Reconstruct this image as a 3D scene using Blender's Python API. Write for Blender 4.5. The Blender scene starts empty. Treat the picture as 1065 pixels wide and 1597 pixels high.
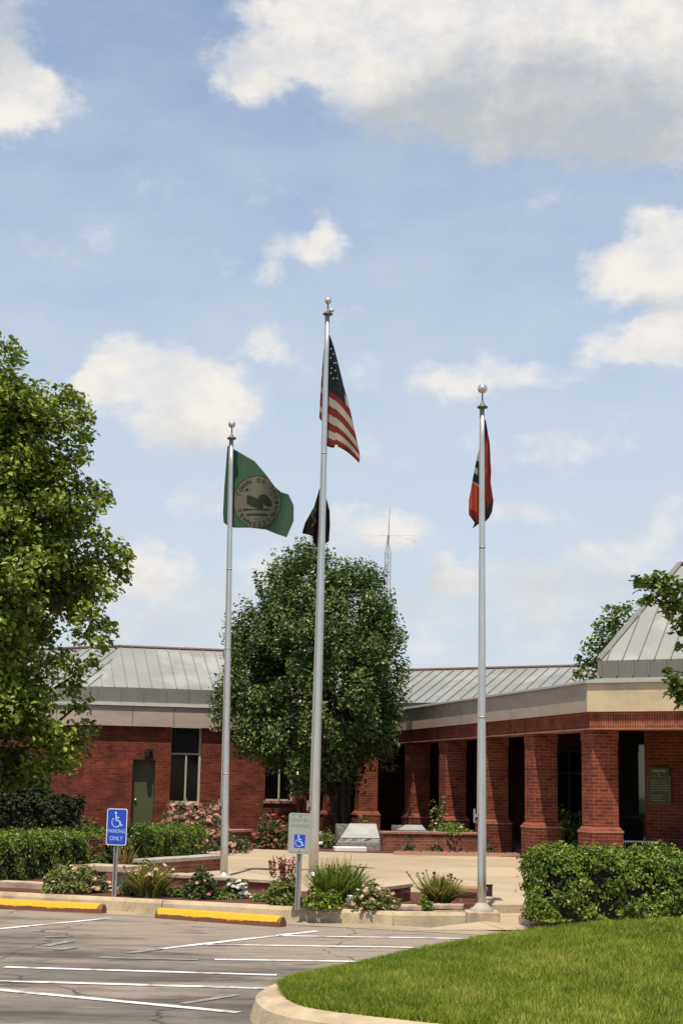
import bpy, math, random
import numpy as np
from mathutils import Vector, Matrix

random.seed(7); RNG = np.random.default_rng(7)
scene = bpy.context.scene
COL = scene.collection
R = math.radians

# ------------------------------------------------------------------ camera
PW, PH, FPX, EYE = 1065.0, 1597.0, 2400.0, 1.6
PITCH = math.atan((1225 - PH / 2) / FPX)
ROLL = 0.018
sp, cp, sr, cr = math.sin(PITCH), math.cos(PITCH), math.sin(ROLL), math.cos(ROLL)
def ray(px, py):
    x = (px - PW / 2) / FPX; y = (PH / 2 - py) / FPX
    X = cr * x - sr * y; U = sr * x + cr * y
    return Vector((X, cp - sp * U, sp + cp * U))
def gp(px, py, z=0.0):                       # a point of the photo on a level plane
    d = ray(px, py); t = (z - EYE) / d.z
    return Vector((d.x * t, d.y * t, z))
def ap(px, py, Y):                           # a point of the photo at a distance
    d = ray(px, py); t = Y / d.y
    return Vector((d.x * t, Y, EYE + d.z * t))
cam = bpy.data.cameras.new('camera'); cam_o = bpy.data.objects.new('camera', cam); COL.objects.link(cam_o)
cam.sensor_fit = 'VERTICAL'; cam.sensor_height = 24; cam.lens = FPX / PH * 24
cam.clip_end = 4000; cam.clip_start = 0.1
m = Matrix(((cr, -sr, 0, 0), (-sp * sr, -sp * cr, -cp, 0), (cp * sr, cp * cr, -sp, EYE), (0, 0, 0, 1)))
cam_o.matrix_world = m
scene.camera = cam_o

# ------------------------------------------------------------------ sun, sky, exposure
SUN = Vector((-0.06, -0.34, 0.94)).normalized()
sl = bpy.data.lights.new('sun', 'SUN'); sl.energy = 5.0; sl.angle = R(0.53); sl.color = (1.0, 0.90, 0.74)
so = bpy.data.objects.new('sun', sl); COL.objects.link(so)
so.rotation_euler = (-SUN).to_track_quat('-Z', 'Y').to_euler(); so.location = SUN * 60
scene.view_settings.view_transform = 'Standard'; scene.view_settings.look = 'None'
scene.view_settings.exposure = 0.25; scene.view_settings.gamma = 1.0

world = bpy.data.worlds.new('World'); scene.world = world; world.use_nodes = True
def sky():
    nt = world.node_tree; N = nt.nodes; L = nt.links; N.clear()
    def nd(t, **k):
        n = N.new(t)
        for a, b in k.items(): setattr(n, a, b)
        return n
    def setin(n, i, v):
        if hasattr(v, 'links') or isinstance(v, bpy.types.NodeSocket): L.new(v, n.inputs[i])
        else: n.inputs[i].default_value = v
    def ma(op, a, b=0.0, c=None, clamp=False):
        n = nd('ShaderNodeMath', operation=op, use_clamp=clamp); setin(n, 0, a); setin(n, 1, b)
        if c is not None: setin(n, 2, c)
        return n.outputs[0]
    def vm(op, a, b, out=0):
        n = nd('ShaderNodeVectorMath', operation=op); setin(n, 0, a); setin(n, 1, b); return n.outputs[out]
    def smooth(v, a, b, lo=0.0, hi=1.0):
        n = nd('ShaderNodeMapRange', interpolation_type='SMOOTHSTEP'); setin(n, 0, v)
        n.inputs[1].default_value = a; n.inputs[2].default_value = b; n.inputs[3].default_value = lo; n.inputs[4].default_value = hi
        return n.outputs[0]
    def noise(v, scale, detail=6, rough=0.6):
        n = nd('ShaderNodeTexNoise'); setin(n, 'Vector', v); n.inputs['Scale'].default_value = scale
        n.inputs['Detail'].default_value = detail; n.inputs['Roughness'].default_value = rough; return n
    tc = nd('ShaderNodeTexCoord'); sx = nd('ShaderNodeSeparateXYZ'); L.new(tc.outputs['Generated'], sx.inputs[0])
    az = ma('ARCTAN2', sx.outputs[0], sx.outputs[1]); el = ma('ARCSINE', sx.outputs[2])
    cb = nd('ShaderNodeCombineXYZ'); L.new(az, cb.inputs[0]); L.new(el, cb.inputs[1])
    p = cb.outputs[0]
    st = vm('MULTIPLY', p, (1.0, 1.35, 1.0))
    w1 = noise(st, 16, 5, 0.55); w2 = noise(st, 60, 4, 0.6)
    pw = vm('ADD', p, vm('MULTIPLY', vm('SUBTRACT', w1.outputs['Color'], (0.5, 0.5, 0.5)), (0.055, 0.04, 0)))
    pw = vm('ADD', pw, vm('MULTIPLY', vm('SUBTRACT', w2.outputs['Color'], (0.5, 0.5, 0.5)), (0.018, 0.014, 0)))
    def field(blobs, soft=0.15):
        tot = None
        for (px, py, rx, ry, a) in blobs:
            d = ray(px, py).normalized(); c = (math.atan2(d.x, d.y), math.asin(d.z), 0)
            q = vm('MULTIPLY', vm('SUBTRACT', pw, c), (FPX / rx, FPX / ry, 0))
            v = smooth(vm('LENGTH', q, (0, 0, 0), 1), 1.0, soft, 0.0, a)
            tot = v if tot is None else ma('ADD', tot, v)
        return tot
    cover = field([(520, 20, 240, 130, 1.0), (640, 60, 300, 150, 1.0), (820, 90, 320, 160, 1.0), (1000, 80, 260, 180, .9), (880, 170, 320, 110, .8), (680, 185, 260, 90, .6),
                   (400, 115, 105, 85, .85), (1060, 20, 220, 100, .8), (1000, 215, 240, 70, .6),
                   (10, 155, 90, 95, .95), (95, 165, 95, 60, .55), (0, 50, 100, 95, .7), (215, 75, 50, 40, .25),
                   (505, 372, 75, 56, .7), (450, 400, 90, 50, .4), (340, 410, 60, 40, .35), (420, 440, 60, 36, .35),
                   (1000, 425, 150, 80, 1.0), (1050, 380, 120, 85, 1.0), (1000, 540, 150, 52, .9), (1060, 520, 90, 70, .8),
                   (230, 575, 150, 72, 1.0), (320, 620, 165, 75, 1.0), (160, 605, 95, 55, .75), (270, 672, 150, 55, .65), (425, 540, 65, 50, .5),
                   (750, 590, 140, 60, .52), (690, 610, 90, 50, .4), (570, 590, 80, 60, .3), (860, 580, 90, 40, .35),
                   (225, 875, 125, 75, .72), (280, 950, 240, 120, .45), (420, 880, 85, 60, .65), (560, 835, 130, 52, .62), (650, 830, 90, 50, .4),
                   (705, 888, 75, 40, .75), (860, 905, 300, 90, .42), (820, 795, 120, 40, .4), (1050, 815, 90, 60, .4), (720, 990, 380, 90, .32), (960, 860, 120, 50, .3),
                   (120, 380, 260, 60, .22), (330, 300, 200, 40, .18), (900, 300, 180, 40, .2), (560, 500, 200, 50, .2), (880, 690, 260, 70, .32), (620, 700, 190, 60, .28), (300, 770, 140, 60, .3)])
    grey = field([(860, 95, 330, 100, .5), (790, 180, 430, 130, 1.15), (620, 200, 280, 95, .8), (970, 185, 340, 130, 1.0), (0, 40, 110, 120, 1.2), (1000, 485, 150, 50, .8), (900, 260, 320, 90, .6),
                  (290, 695, 190, 70, .8), (240, 640, 170, 50, .45), (850, 920, 400, 130, .7), (280, 990, 240, 110, .6), (1000, 585, 150, 36, .6), (640, 885, 180, 50, .45), (330, 900, 260, 60, .4)], -0.15)
    fbm = noise(st, 26, 8, 0.62).outputs['Fac']
    fine = noise(st, 90, 5, 0.6).outputs['Fac']
    veil = noise(vm('MULTIPLY', p, (1.0, 2.6, 1.0)), 9, 6, 0.62).outputs['Fac']
    # elsewhere in the sky (outside the photographed part) scattered cumulus from a large noise
    outer = ma('MULTIPLY', smooth(ma('ABSOLUTE', az), 0.26, 0.4), smooth(noise(st, 5.5, 4, 0.5).outputs['Fac'], 0.58, 0.7))
    up = ma('MULTIPLY', smooth(el, 0.56, 0.7), smooth(noise(st, 4.5, 4, 0.5).outputs['Fac'], 0.6, 0.72))
    cover = ma('ADD', cover, ma('ADD', outer, up))
    dens = ma('ADD', cover, ma('MULTIPLY', ma('SUBTRACT', fbm, 0.5), 1.5))
    dens = ma('ADD', dens, ma('MULTIPLY', ma('SUBTRACT', fine, 0.5), 0.25))
    dens = smooth(dens, 0.14, 0.86)
    dens = ma('MULTIPLY', dens, smooth(noise(vm('ADD', st, (1.3, 2.2, .4)), 20, 8, .62).outputs['Fac'], .30, .62, .62, 1.0))
    # thin haze: thicker towards the horizon, streaked
    hz = ma('ADD', smooth(el, 0.60, 0.06, 0.18, 0.90), ma('MULTIPLY', ma('SUBTRACT', veil, 0.45), 0.6), clamp=True)
    hz = ma('MULTIPLY', hz, smooth(ma('ABSOLUTE', az), 0.35, 1.2, 1.0, 0.25))      # haze thinned on the unseen sides to lower the fill light
    sk = nd('ShaderNodeTexSky', sky_type='NISHITA'); sk.sun_disc = False
    sk.sun_elevation = math.asin(SUN.z); sk.sun_rotation = math.atan2(SUN.x, SUN.y)
    sk.air_density = 1.0; sk.dust_density = 0.3; sk.ozone_density = 1.6; sk.altitude = 150
    b1 = nd('ShaderNodeBackground'); L.new(sk.outputs[0], b1.inputs[0]); b1.inputs[1].default_value = 0.14
    b2 = nd('ShaderNodeBackground'); b2.inputs[0].default_value = (0.53, 0.58, 0.645, 1); b2.inputs[1].default_value = 1.0
    cc = nd('ShaderNodeMix', data_type='RGBA')
    bil = noise(vm('ADD', st, (3.1, 0.012, 1.7)), 17, 8, 0.6).outputs['Fac']
    g = ma('ADD', smooth(grey, 0.0, 1.25, 0.0, 0.95), ma('ADD', ma('MULTIPLY', ma('SUBTRACT', bil, 0.47), 1.5), ma('MULTIPLY', ma('SUBTRACT', fine, 0.5), 0.4)), clamp=True)
    L.new(g, cc.inputs[0]); cc.inputs[6].default_value = (0.77, 0.735, 0.69, 1); cc.inputs[7].default_value = (0.445, 0.465, 0.485, 1)
    b3 = nd('ShaderNodeBackground'); L.new(cc.outputs[2], b3.inputs[0]); b3.inputs[1].default_value = 1.0
    m1 = nd('ShaderNodeMixShader'); L.new(hz, m1.inputs[0]); L.new(b1.outputs[0], m1.inputs[1]); L.new(b2.outputs[0], m1.inputs[2])
    m2 = nd('ShaderNodeMixShader'); L.new(dens, m2.inputs[0]); L.new(m1.outputs[0], m2.inputs[1]); L.new(b3.outputs[0], m2.inputs[2])
    o = nd('ShaderNodeOutputWorld'); L.new(m2.outputs[0], o.inputs[0])
sky()

# ------------------------------------------------------------------ materials
def newmat(name):
    mt = bpy.data.materials.new(name); mt.use_nodes = True
    nt = mt.node_tree; return mt, nt, nt.nodes, nt.links, nt.nodes['Principled BSDF']
def surf(name, c1, c2=None, scale=4.0, rough=0.8, metal=0.0, bump=0.0, bscale=60.0, c3=None, s3=1.2, spec=0.4, amt3=0.5, stretch=(1, 1, 1)):
    """two tones mottled by noise, optional third in large stains, optional bump"""
    mt, nt, N, L, b = newmat(name)
    b.inputs['Roughness'].default_value = rough; b.inputs['Metallic'].default_value = metal
    b.inputs['Specular IOR Level'].default_value = spec
    tc = N.new('ShaderNodeTexCoord'); mp = N.new('ShaderNodeMapping'); L.new(tc.outputs['Object'], mp.inputs[0]); mp.inputs['Scale'].default_value = stretch
    if c2 is None: c2 = tuple(v * 0.8 for v in c1)
    n = N.new('ShaderNodeTexNoise'); n.inputs['Scale'].default_value = scale; n.inputs['Detail'].default_value = 8; n.inputs['Roughness'].default_value = 0.65
    L.new(mp.outputs[0], n.inputs['Vector'])
    r = N.new('ShaderNodeValToRGB'); r.color_ramp.elements[0].position = 0.3; r.color_ramp.elements[1].position = 0.7
    r.color_ramp.elements[0].color = (*c1, 1); r.color_ramp.elements[1].color = (*c2, 1); L.new(n.outputs['Fac'], r.inputs[0])
    out = r.outputs[0]
    if c3 is not None:
        n3 = N.new('ShaderNodeTexNoise'); n3.inputs['Scale'].default_value = s3; n3.inputs['Detail'].default_value = 7; n3.inputs['Roughness'].default_value = 0.6
        L.new(mp.outputs[0], n3.inputs['Vector'])
        mr = N.new('ShaderNodeMapRange'); mr.interpolation_type = 'SMOOTHSTEP'; mr.inputs[1].default_value = 0.48; mr.inputs[2].default_value = 0.66; mr.inputs[4].default_value = amt3
        L.new(n3.outputs['Fac'], mr.inputs[0])
        mx = N.new('ShaderNodeMix'); mx.data_type = 'RGBA'; L.new(mr.outputs[0], mx.inputs[0]); L.new(out, mx.inputs[6]); mx.inputs[7].default_value = (*c3, 1)
        out = mx.outputs[2]
    L.new(out, b.inputs['Base Color'])
    if bump:
        nb = N.new('ShaderNodeTexNoise'); nb.inputs['Scale'].default_value = bscale; nb.inputs['Detail'].default_value = 5
        L.new(mp.outputs[0], nb.inputs['Vector'])
        bp = N.new('ShaderNodeBump'); bp.inputs['Strength'].default_value = bump; bp.inputs['Distance'].default_value = 0.02
        L.new(nb.outputs['Fac'], bp.inputs['Height']); L.new(bp.outputs[0], b.inputs['Normal'])
    return mt
def brick(name, c1, c2, mortar, soldier=False, bw=0.203, bh=0.068, diag=False):
    mt, nt, N, L, b = newmat(name); b.inputs['Roughness'].default_value = 0.9; b.inputs['Specular IOR Level'].default_value = 0.2
    tc = N.new('ShaderNodeTexCoord'); sx = N.new('ShaderNodeSeparateXYZ'); L.new(tc.outputs['Object'], sx.inputs[0])
    ad = N.new('ShaderNodeMath'); ad.operation = 'SUBTRACT' if diag else 'ADD'; L.new(sx.outputs[0], ad.inputs[0]); L.new(sx.outputs[1], ad.inputs[1])
    cb = N.new('ShaderNodeCombineXYZ')
    if soldier: L.new(sx.outputs[2], cb.inputs[0]); L.new(ad.outputs[0], cb.inputs[1])
    else: L.new(ad.outputs[0], cb.inputs[0]); L.new(sx.outputs[2], cb.inputs[1])
    t = N.new('ShaderNodeTexBrick'); L.new(cb.outputs[0], t.inputs['Vector']); t.inputs['Scale'].default_value = 1.0
    t.inputs['Brick Width'].default_value = bw; t.inputs['Row Height'].default_value = bh; t.inputs['Mortar Size'].default_value = 0.006
    t.inputs['Color1'].default_value = (*c1, 1); t.inputs['Color2'].default_value = (*c2, 1); t.inputs['Mortar'].default_value = (*mortar, 1)
    t.inputs['Bias'].default_value = -0.1
    if soldier: t.offset = 0.0
    n = N.new('ShaderNodeTexNoise'); n.inputs['Scale'].default_value = 2.2; n.inputs['Detail'].default_value = 8; n.inputs['Roughness'].default_value = 0.7
    L.new(tc.outputs['Object'], n.inputs['Vector'])
    mr = N.new('ShaderNodeMapRange'); mr.inputs[1].default_value = 0.3; mr.inputs[2].default_value = 0.7; mr.inputs[3].default_value = 0.5; mr.inputs[4].default_value = 1.5
    L.new(n.outputs['Fac'], mr.inputs[0])
    mx = N.new('ShaderNodeMix'); mx.data_type = 'RGBA'; mx.blend_type = 'MULTIPLY'; mx.inputs[0].default_value = 1
    L.new(t.outputs['Color'], mx.inputs[6]); L.new(mr.outputs[0], mx.inputs[7]); L.new(mx.outputs[2], b.inputs['Base Color'])
    bp = N.new('ShaderNodeBump'); bp.inputs['Strength'].default_value = 0.5; bp.inputs['Distance'].default_value = 0.01; bp.invert = True
    L.new(t.outputs['Fac'], bp.inputs['Height']); L.new(bp.outputs[0], b.inputs['Normal'])
    return mt
def leafmat(name, cols, rough=0.4, trans=0.25, spec=0.5):
    mt, nt, N, L, b = newmat(name)
    at = N.new('ShaderNodeAttribute'); at.attribute_name = 'rnd'
    r = N.new('ShaderNodeValToRGB'); cr_ = r.color_ramp
    while len(cr_.elements) < len(cols): cr_.elements.new(0.5)
    for i, c in enumerate(cols):
        cr_.elements[i].position = i / (len(cols) - 1); cr_.elements[i].color = (*c, 1)
    L.new(at.outputs['Fac'], r.inputs[0]); L.new(r.outputs[0], b.inputs['Base Color'])
    b.inputs['Roughness'].default_value = rough; b.inputs['Specular IOR Level'].default_value = spec
    tr = N.new('ShaderNodeBsdfTranslucent'); L.new(r.outputs[0], tr.inputs[0])
    mx = N.new('ShaderNodeMixShader'); mx.inputs[0].default_value = trans
    L.new(b.outputs[0], mx.inputs[1]); L.new(tr.outputs[0], mx.inputs[2]); L.new(mx.outputs[0], N['Material Output'].inputs[0])
    return mt
def plain(name, c, rough=0.6, metal=0.0, spec=0.5):
    return surf(name, c, tuple(v * 0.88 for v in c), 9.0, rough, metal, spec=spec)

M = {}
def asphalt():
    mt, nt, N, L, b = newmat('asphalt'); b.inputs['Roughness'].default_value = .85; b.inputs['Specular IOR Level'].default_value = .3
    tc = N.new('ShaderNodeTexCoord'); mp = N.new('ShaderNodeMapping'); L.new(tc.outputs['Object'], mp.inputs[0]); mp.inputs['Rotation'].default_value = (0, 0, .12); mp.inputs['Scale'].default_value = (.5, 1.6, 1)
    def nz(v, sc, de, ro):
        n = N.new('ShaderNodeTexNoise'); L.new(v, n.inputs['Vector']); n.inputs['Scale'].default_value = sc; n.inputs['Detail'].default_value = de; n.inputs['Roughness'].default_value = ro; return n.outputs['Fac']
    def mr(v, a, b_, c=0.0, d=1.0):
        n = N.new('ShaderNodeMapRange'); n.interpolation_type = 'SMOOTHSTEP'; L.new(v, n.inputs[0])
        for k, q in enumerate((a, b_, c, d)): n.inputs[k + 1].default_value = q
        return n.outputs[0]
    def mix(f, a, b_, t='MIX'):
        n = N.new('ShaderNodeMix'); n.data_type = 'RGBA'; n.blend_type = t
        for k, q in ((0, f), (6, a), (7, b_)):
            if isinstance(q, tuple) or isinstance(q, float): n.inputs[k].default_value = q if isinstance(q, float) else (*q, 1)
            else: L.new(q, n.inputs[k])
        return n.outputs[2]
    o = tc.outputs['Object']
    c = mix(mr(nz(mp.outputs[0], .9, 9, .72), .36, .62), (0.066, 0.057, 0.047), (0.158, 0.138, 0.116))
    dt = N.new('ShaderNodeVectorMath'); dt.operation = 'DOT_PRODUCT'; L.new(o, dt.inputs[0]); dt.inputs[1].default_value = (.385, .923, 0)    # washed-in grit, thicker towards the kerb
    gr = N.new('ShaderNodeMath'); gr.operation = 'ADD'; L.new(nz(mp.outputs[0], .5, 9, .7), gr.inputs[0]); L.new(mr(dt.outputs['Value'], 11.5, 17.0, -.06, .14), gr.inputs[1])
    c = mix(mr(gr.outputs[0], .42, .58, 0, .9), c, (0.275, 0.224, 0.170))
    c = mix(mr(nz(mp.outputs[0], 2.3, 8, .75), .52, .64, 0, .62), c, (0.042, 0.038, 0.033))
    c = mix(mr(nz(mp.outputs[0], 3.7, 6, .7), .60, .70, 0, .45), c, (0.30, 0.26, 0.205))
    c = mix(1.0, c, mr(nz(o, 70, 3, .7), .25, .75, .72, 1.28), 'MULTIPLY')
    v = N.new('ShaderNodeTexVoronoi'); v.feature = 'DISTANCE_TO_EDGE'; v.inputs['Scale'].default_value = .38
    w = N.new('ShaderNodeTexNoise'); w.inputs['Scale'].default_value = 1.1; w.inputs['Detail'].default_value = 6; L.new(o, w.inputs[0])
    va = N.new('ShaderNodeVectorMath'); L.new(o, va.inputs[0]); L.new(w.outputs['Color'], va.inputs[1]); L.new(va.outputs[0], v.inputs['Vector'])
    c = mix(mr(v.outputs['Distance'], .0, .008, .75, 0.0), c, (0.02, 0.018, 0.016))
    L.new(c, b.inputs['Base Color'])
    bp = N.new('ShaderNodeBump'); bp.inputs['Strength'].default_value = .35; bp.inputs['Distance'].default_value = .015; L.new(nz(o, 95, 4, .6), bp.inputs['Height']); L.new(bp.outputs[0], b.inputs['Normal'])
    return mt
M['asphalt'] = asphalt()
M['ground'] = surf('ground', (0.07, 0.10, 0.03), (0.05, 0.07, 0.02), 1.5, 0.95)
M['gutter'] = surf('gutter', (0.38, 0.29, 0.19), (0.26, 0.20, 0.14), 1.6, 0.9, bump=0.2, c3=(0.16, 0.12, 0.09), s3=1.0, amt3=.5)
M['kerb'] = surf('kerb', (0.52, 0.41, 0.26), (0.39, 0.30, 0.19), 6, 0.9, bump=0.35, bscale=50, c3=(0.22, 0.165, 0.11), s3=2.0, amt3=.55)
M['plaza'] = surf('plaza', (0.47, 0.37, 0.245), (0.38, 0.295, 0.19), 1.4, 0.9, bump=0.15, bscale=70, c3=(0.36, 0.27, 0.17), s3=.5, amt3=.6)
def joints(mt, size=2.9, ang=-.39):
    nt = mt.node_tree; N = nt.nodes; L = nt.links; b = N['Principled BSDF']; src = b.inputs['Base Color'].links[0].from_socket
    tc = N.new('ShaderNodeTexCoord'); mp = N.new('ShaderNodeMapping'); mp.inputs['Rotation'].default_value = (0, 0, ang); L.new(tc.outputs['Object'], mp.inputs[0])
    t = N.new('ShaderNodeTexBrick'); L.new(mp.outputs[0], t.inputs['Vector']); t.inputs['Scale'].default_value = 1; t.inputs['Brick Width'].default_value = size; t.inputs['Row Height'].default_value = size; t.offset = 0
    t.inputs['Mortar Size'].default_value = .011; t.inputs['Color1'].default_value = (1, 1, 1, 1); t.inputs['Color2'].default_value = (.86, .85, .84, 1); t.inputs['Mortar'].default_value = (.45, .42, .38, 1)
    n = N.new('ShaderNodeTexNoise'); n.inputs['Scale'].default_value = 26; n.inputs['Detail'].default_value = 6; L.new(tc.outputs['Object'], n.inputs[0])
    r = N.new('ShaderNodeMapRange'); L.new(n.outputs['Fac'], r.inputs[0]); r.inputs[1].default_value = .25; r.inputs[2].default_value = .75; r.inputs[3].default_value = .86; r.inputs[4].default_value = 1.12
    m1 = N.new('ShaderNodeMix'); m1.data_type = 'RGBA'; m1.blend_type = 'MULTIPLY'; m1.inputs[0].default_value = 1; L.new(src, m1.inputs[6]); L.new(t.outputs['Color'], m1.inputs[7])
    m2 = N.new('ShaderNodeMix'); m2.data_type = 'RGBA'; m2.blend_type = 'MULTIPLY'; m2.inputs[0].default_value = 1; L.new(m1.outputs[2], m2.inputs[6]); L.new(r.outputs[0], m2.inputs[7]); L.new(m2.outputs[2], b.inputs['Base Color'])
joints(M['plaza'])
M['mulch'] = surf('mulch', (0.17, 0.050, 0.026), (0.045, 0.018, 0.012), 18, 0.95, bump=1.0, bscale=45)
M['paint_white'] = surf('paint_white', (0.78, 0.77, 0.74), (0.5, 0.48, 0.45), 5, 0.8, c3=(0.2, 0.18, 0.16), s3=3.2, amt3=.85)
M['paint_faded'] = surf('paint_faded', (0.33, 0.30, 0.26), (0.14, 0.13, 0.12), 7, 0.8)
M['lawn'] = surf('lawn', (0.10, 0.115, 0.010), (0.055, 0.065, 0.008), 3.0, 0.95, bump=.6, bscale=40)
M['brick'] = brick('brick', (0.174, 0.040, 0.020), (0.085, 0.019, 0.012), (0.157, 0.058, 0.037))
M['brick_diag'] = brick('brick_diag', (0.155, 0.036, 0.018), (0.076, 0.017, 0.010), (0.14, 0.052, 0.033), diag=True)
M['brick_col'] = brick('brick_col', (0.213, 0.050, 0.026), (0.111, 0.023, 0.014), (0.256, 0.117, 0.075))
M['brick_soldier'] = brick('brick_soldier', (0.275, 0.063, 0.033), (0.150, 0.033, 0.020), (0.375, 0.175, 0.106), True, diag=True)
M['brick_beam'] = brick('brick_beam', (0.200, 0.047, 0.024), (0.13, 0.027, 0.016), (0.20, 0.085, 0.055), True)
M['brick_low'] = brick('brick_low', (0.22, 0.075, 0.045), (0.15, 0.05, 0.032), (0.24, 0.16, 0.11))
M['capstone'] = surf('capstone', (0.50, 0.40, 0.29), (0.36, 0.27, 0.18), 7, 0.85, bump=.3, c3=(0.25, .15, .10), s3=3, amt3=.5)
M['brickcap'] = surf('brickcap', (0.40, 0.20, 0.13), (0.28, 0.13, 0.085), 12, 0.85, bump=.3)
M['fascia'] = surf('fascia', (0.436, 0.352, 0.271), (0.356, 0.294, 0.238), 1.6, 0.75, c3=(0.277, 0.245, 0.205), s3=.9, amt3=.6, stretch=(1, 1, 2.5), spec=.3)
M['fascia_lit'] = surf('fascia_lit', (0.625, 0.500, 0.325), (0.525, 0.413, 0.263), 1.6, 0.8, c3=(0.413, 0.325, 0.213), s3=1.6, amt3=.5, spec=.3)  # same fascia, paler where sun strikes it: light put into the colour
M['roof'] = surf('roof', (0.28, 0.28, 0.26), (0.225, 0.23, 0.215), 1.1, 0.55, 0.2, c3=(0.42, 0.42, 0.40), s3=.7, amt3=.5, spec=.4)
M['seam'] = plain('seam', (0.230, 0.224, 0.196), 0.5, 0.2)
M['skirt'] = surf('skirt', (0.22, 0.205, 0.175), (0.17, 0.16, 0.14), 2.5, 0.6, 0.2, stretch=(1, 1, .3))
M['flash'] = surf('flash', (0.27, 0.265, 0.24), (0.21, 0.205, 0.185), 3, 0.55, 0.2)
M['ridge'] = plain('ridge', (0.130, 0.059, 0.039), 0.6)
M['soffit'] = plain('soffit', (0.10, 0.065, 0.045), 0.9)
M['hedge_core'] = surf('hedge_core', (0.035, 0.022, 0.016), (0.025, 0.016, 0.012), 2, 0.9)  # dark filling of the hedges, shade between leaves put into the colour
M['brick_in'] = brick('brick_in', (0.16, 0.036, 0.02), (0.10, 0.024, 0.015), (0.16, 0.07, 0.045))
M['pave_in'] = plain('pave_in', (0.10, 0.07, 0.05), 0.9)
M['door'] = surf('door', (0.075, 0.088, 0.030), (0.062, 0.072, 0.026), 2, 0.55)
M['frame'] = plain('frame', (0.46, 0.42, 0.32), 0.5)
M['bronze'] = plain('bronze', (0.016, 0.016, 0.010), 0.6, 0, .2)
def glass():
    mt, nt, N, L, b = newmat('dark_glass'); b.inputs['Base Color'].default_value = (0.010, 0.011, 0.010, 1)
    b.inputs['Base Color'].default_value = (0.004, 0.004, 0.004, 1); n = N.new('ShaderNodeTexNoise'); n.inputs['Scale'].default_value = 3; mr = N.new('ShaderNodeMapRange'); mr.inputs[3].default_value = .05; mr.inputs[4].default_value = .14
    L.new(n.outputs['Fac'], mr.inputs[0]); L.new(mr.outputs[0], b.inputs['Roughness']); b.inputs['Specular IOR Level'].default_value = 0.12
    return mt
M['glass'] = glass()
def glass2():
    mt, nt, N, L, b = newmat('porch_glass'); b.inputs['Base Color'].default_value = (0.012, 0.014, 0.012, 1); b.inputs['Specular IOR Level'].default_value = .9
    n = N.new('ShaderNodeTexNoise'); n.inputs['Scale'].default_value = 2; mr = N.new('ShaderNodeMapRange'); mr.inputs[3].default_value = .01; mr.inputs[4].default_value = .06
    L.new(n.outputs['Fac'], mr.inputs[0]); L.new(mr.outputs[0], b.inputs['Roughness']); return mt
M['glass_porch'] = glass2()
M['frame_dark'] = plain('frame_dark', (0.12, 0.10, 0.075), 0.45, .3)
M['alu'] = surf('alu', (0.64, 0.61, 0.57), (0.50, 0.48, 0.445), 3, 0.36, 0.65, stretch=(6, 6, .8), spec=.5)
M['ball'] = surf('ball', (0.74, 0.70, 0.62), (0.66, 0.62, 0.55), 4, 0.28, 0.8)
M['alu_dark'] = plain('alu_dark', (0.14, 0.12, 0.09), 0.5, 0.6)
M['galv'] = surf('galv', (0.36, 0.35, 0.32), (0.26, 0.25, 0.23), 9, 0.5, 0.5)
M['rope'] = plain('rope', (0.45, 0.42, 0.37), 0.9)
M['sign_blue'] = plain('sign_blue', (0.012, 0.06, 0.46), 0.45)
M['sign_white'] = plain('sign_white', (0.72, 0.73, 0.74), 0.5)
M['sign_pale'] = plain('sign_pale', (0.36, 0.35, 0.30), 0.5)
M['sign_text'] = plain('sign_text', (0.45, 0.60, 0.85), 0.5)
M['sign_green'] = plain('sign_green', (0.16, 0.32, 0.17), 0.5)
M['black'] = plain('black', (0.012, 0.011, 0.010), 0.6)
M['white'] = plain('white', (0.75, 0.73, 0.68), 0.6)
M['concrete'] = surf('concrete', (0.42, 0.38, 0.32), (0.31, 0.28, 0.235), 8, 0.9, bump=.3)
M['granite'] = surf('granite', (0.40, 0.40, 0.38), (0.30, 0.30, 0.285), 45, 0.3, c3=(.52, .52, .5), s3=2.5, amt3=.4)
M['granite_rough'] = surf('granite_rough', (0.36, 0.33, 0.28), (0.14, 0.125, 0.11), 14, 0.9, bump=.8, bscale=20)
M['edging'] = surf('edging', (0.45, 0.27, 0.19), (0.36, 0.19, 0.13), 9, 0.85)
M['bark'] = surf('bark', (0.055, 0.042, 0.03), (0.032, 0.025, 0.019), 12, 0.95, bump=.7, bscale=30, stretch=(1, 1, .3))
M['steel'] = plain('steel', (0.33, 0.32, 0.30), 0.5, 0.4)
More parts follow.
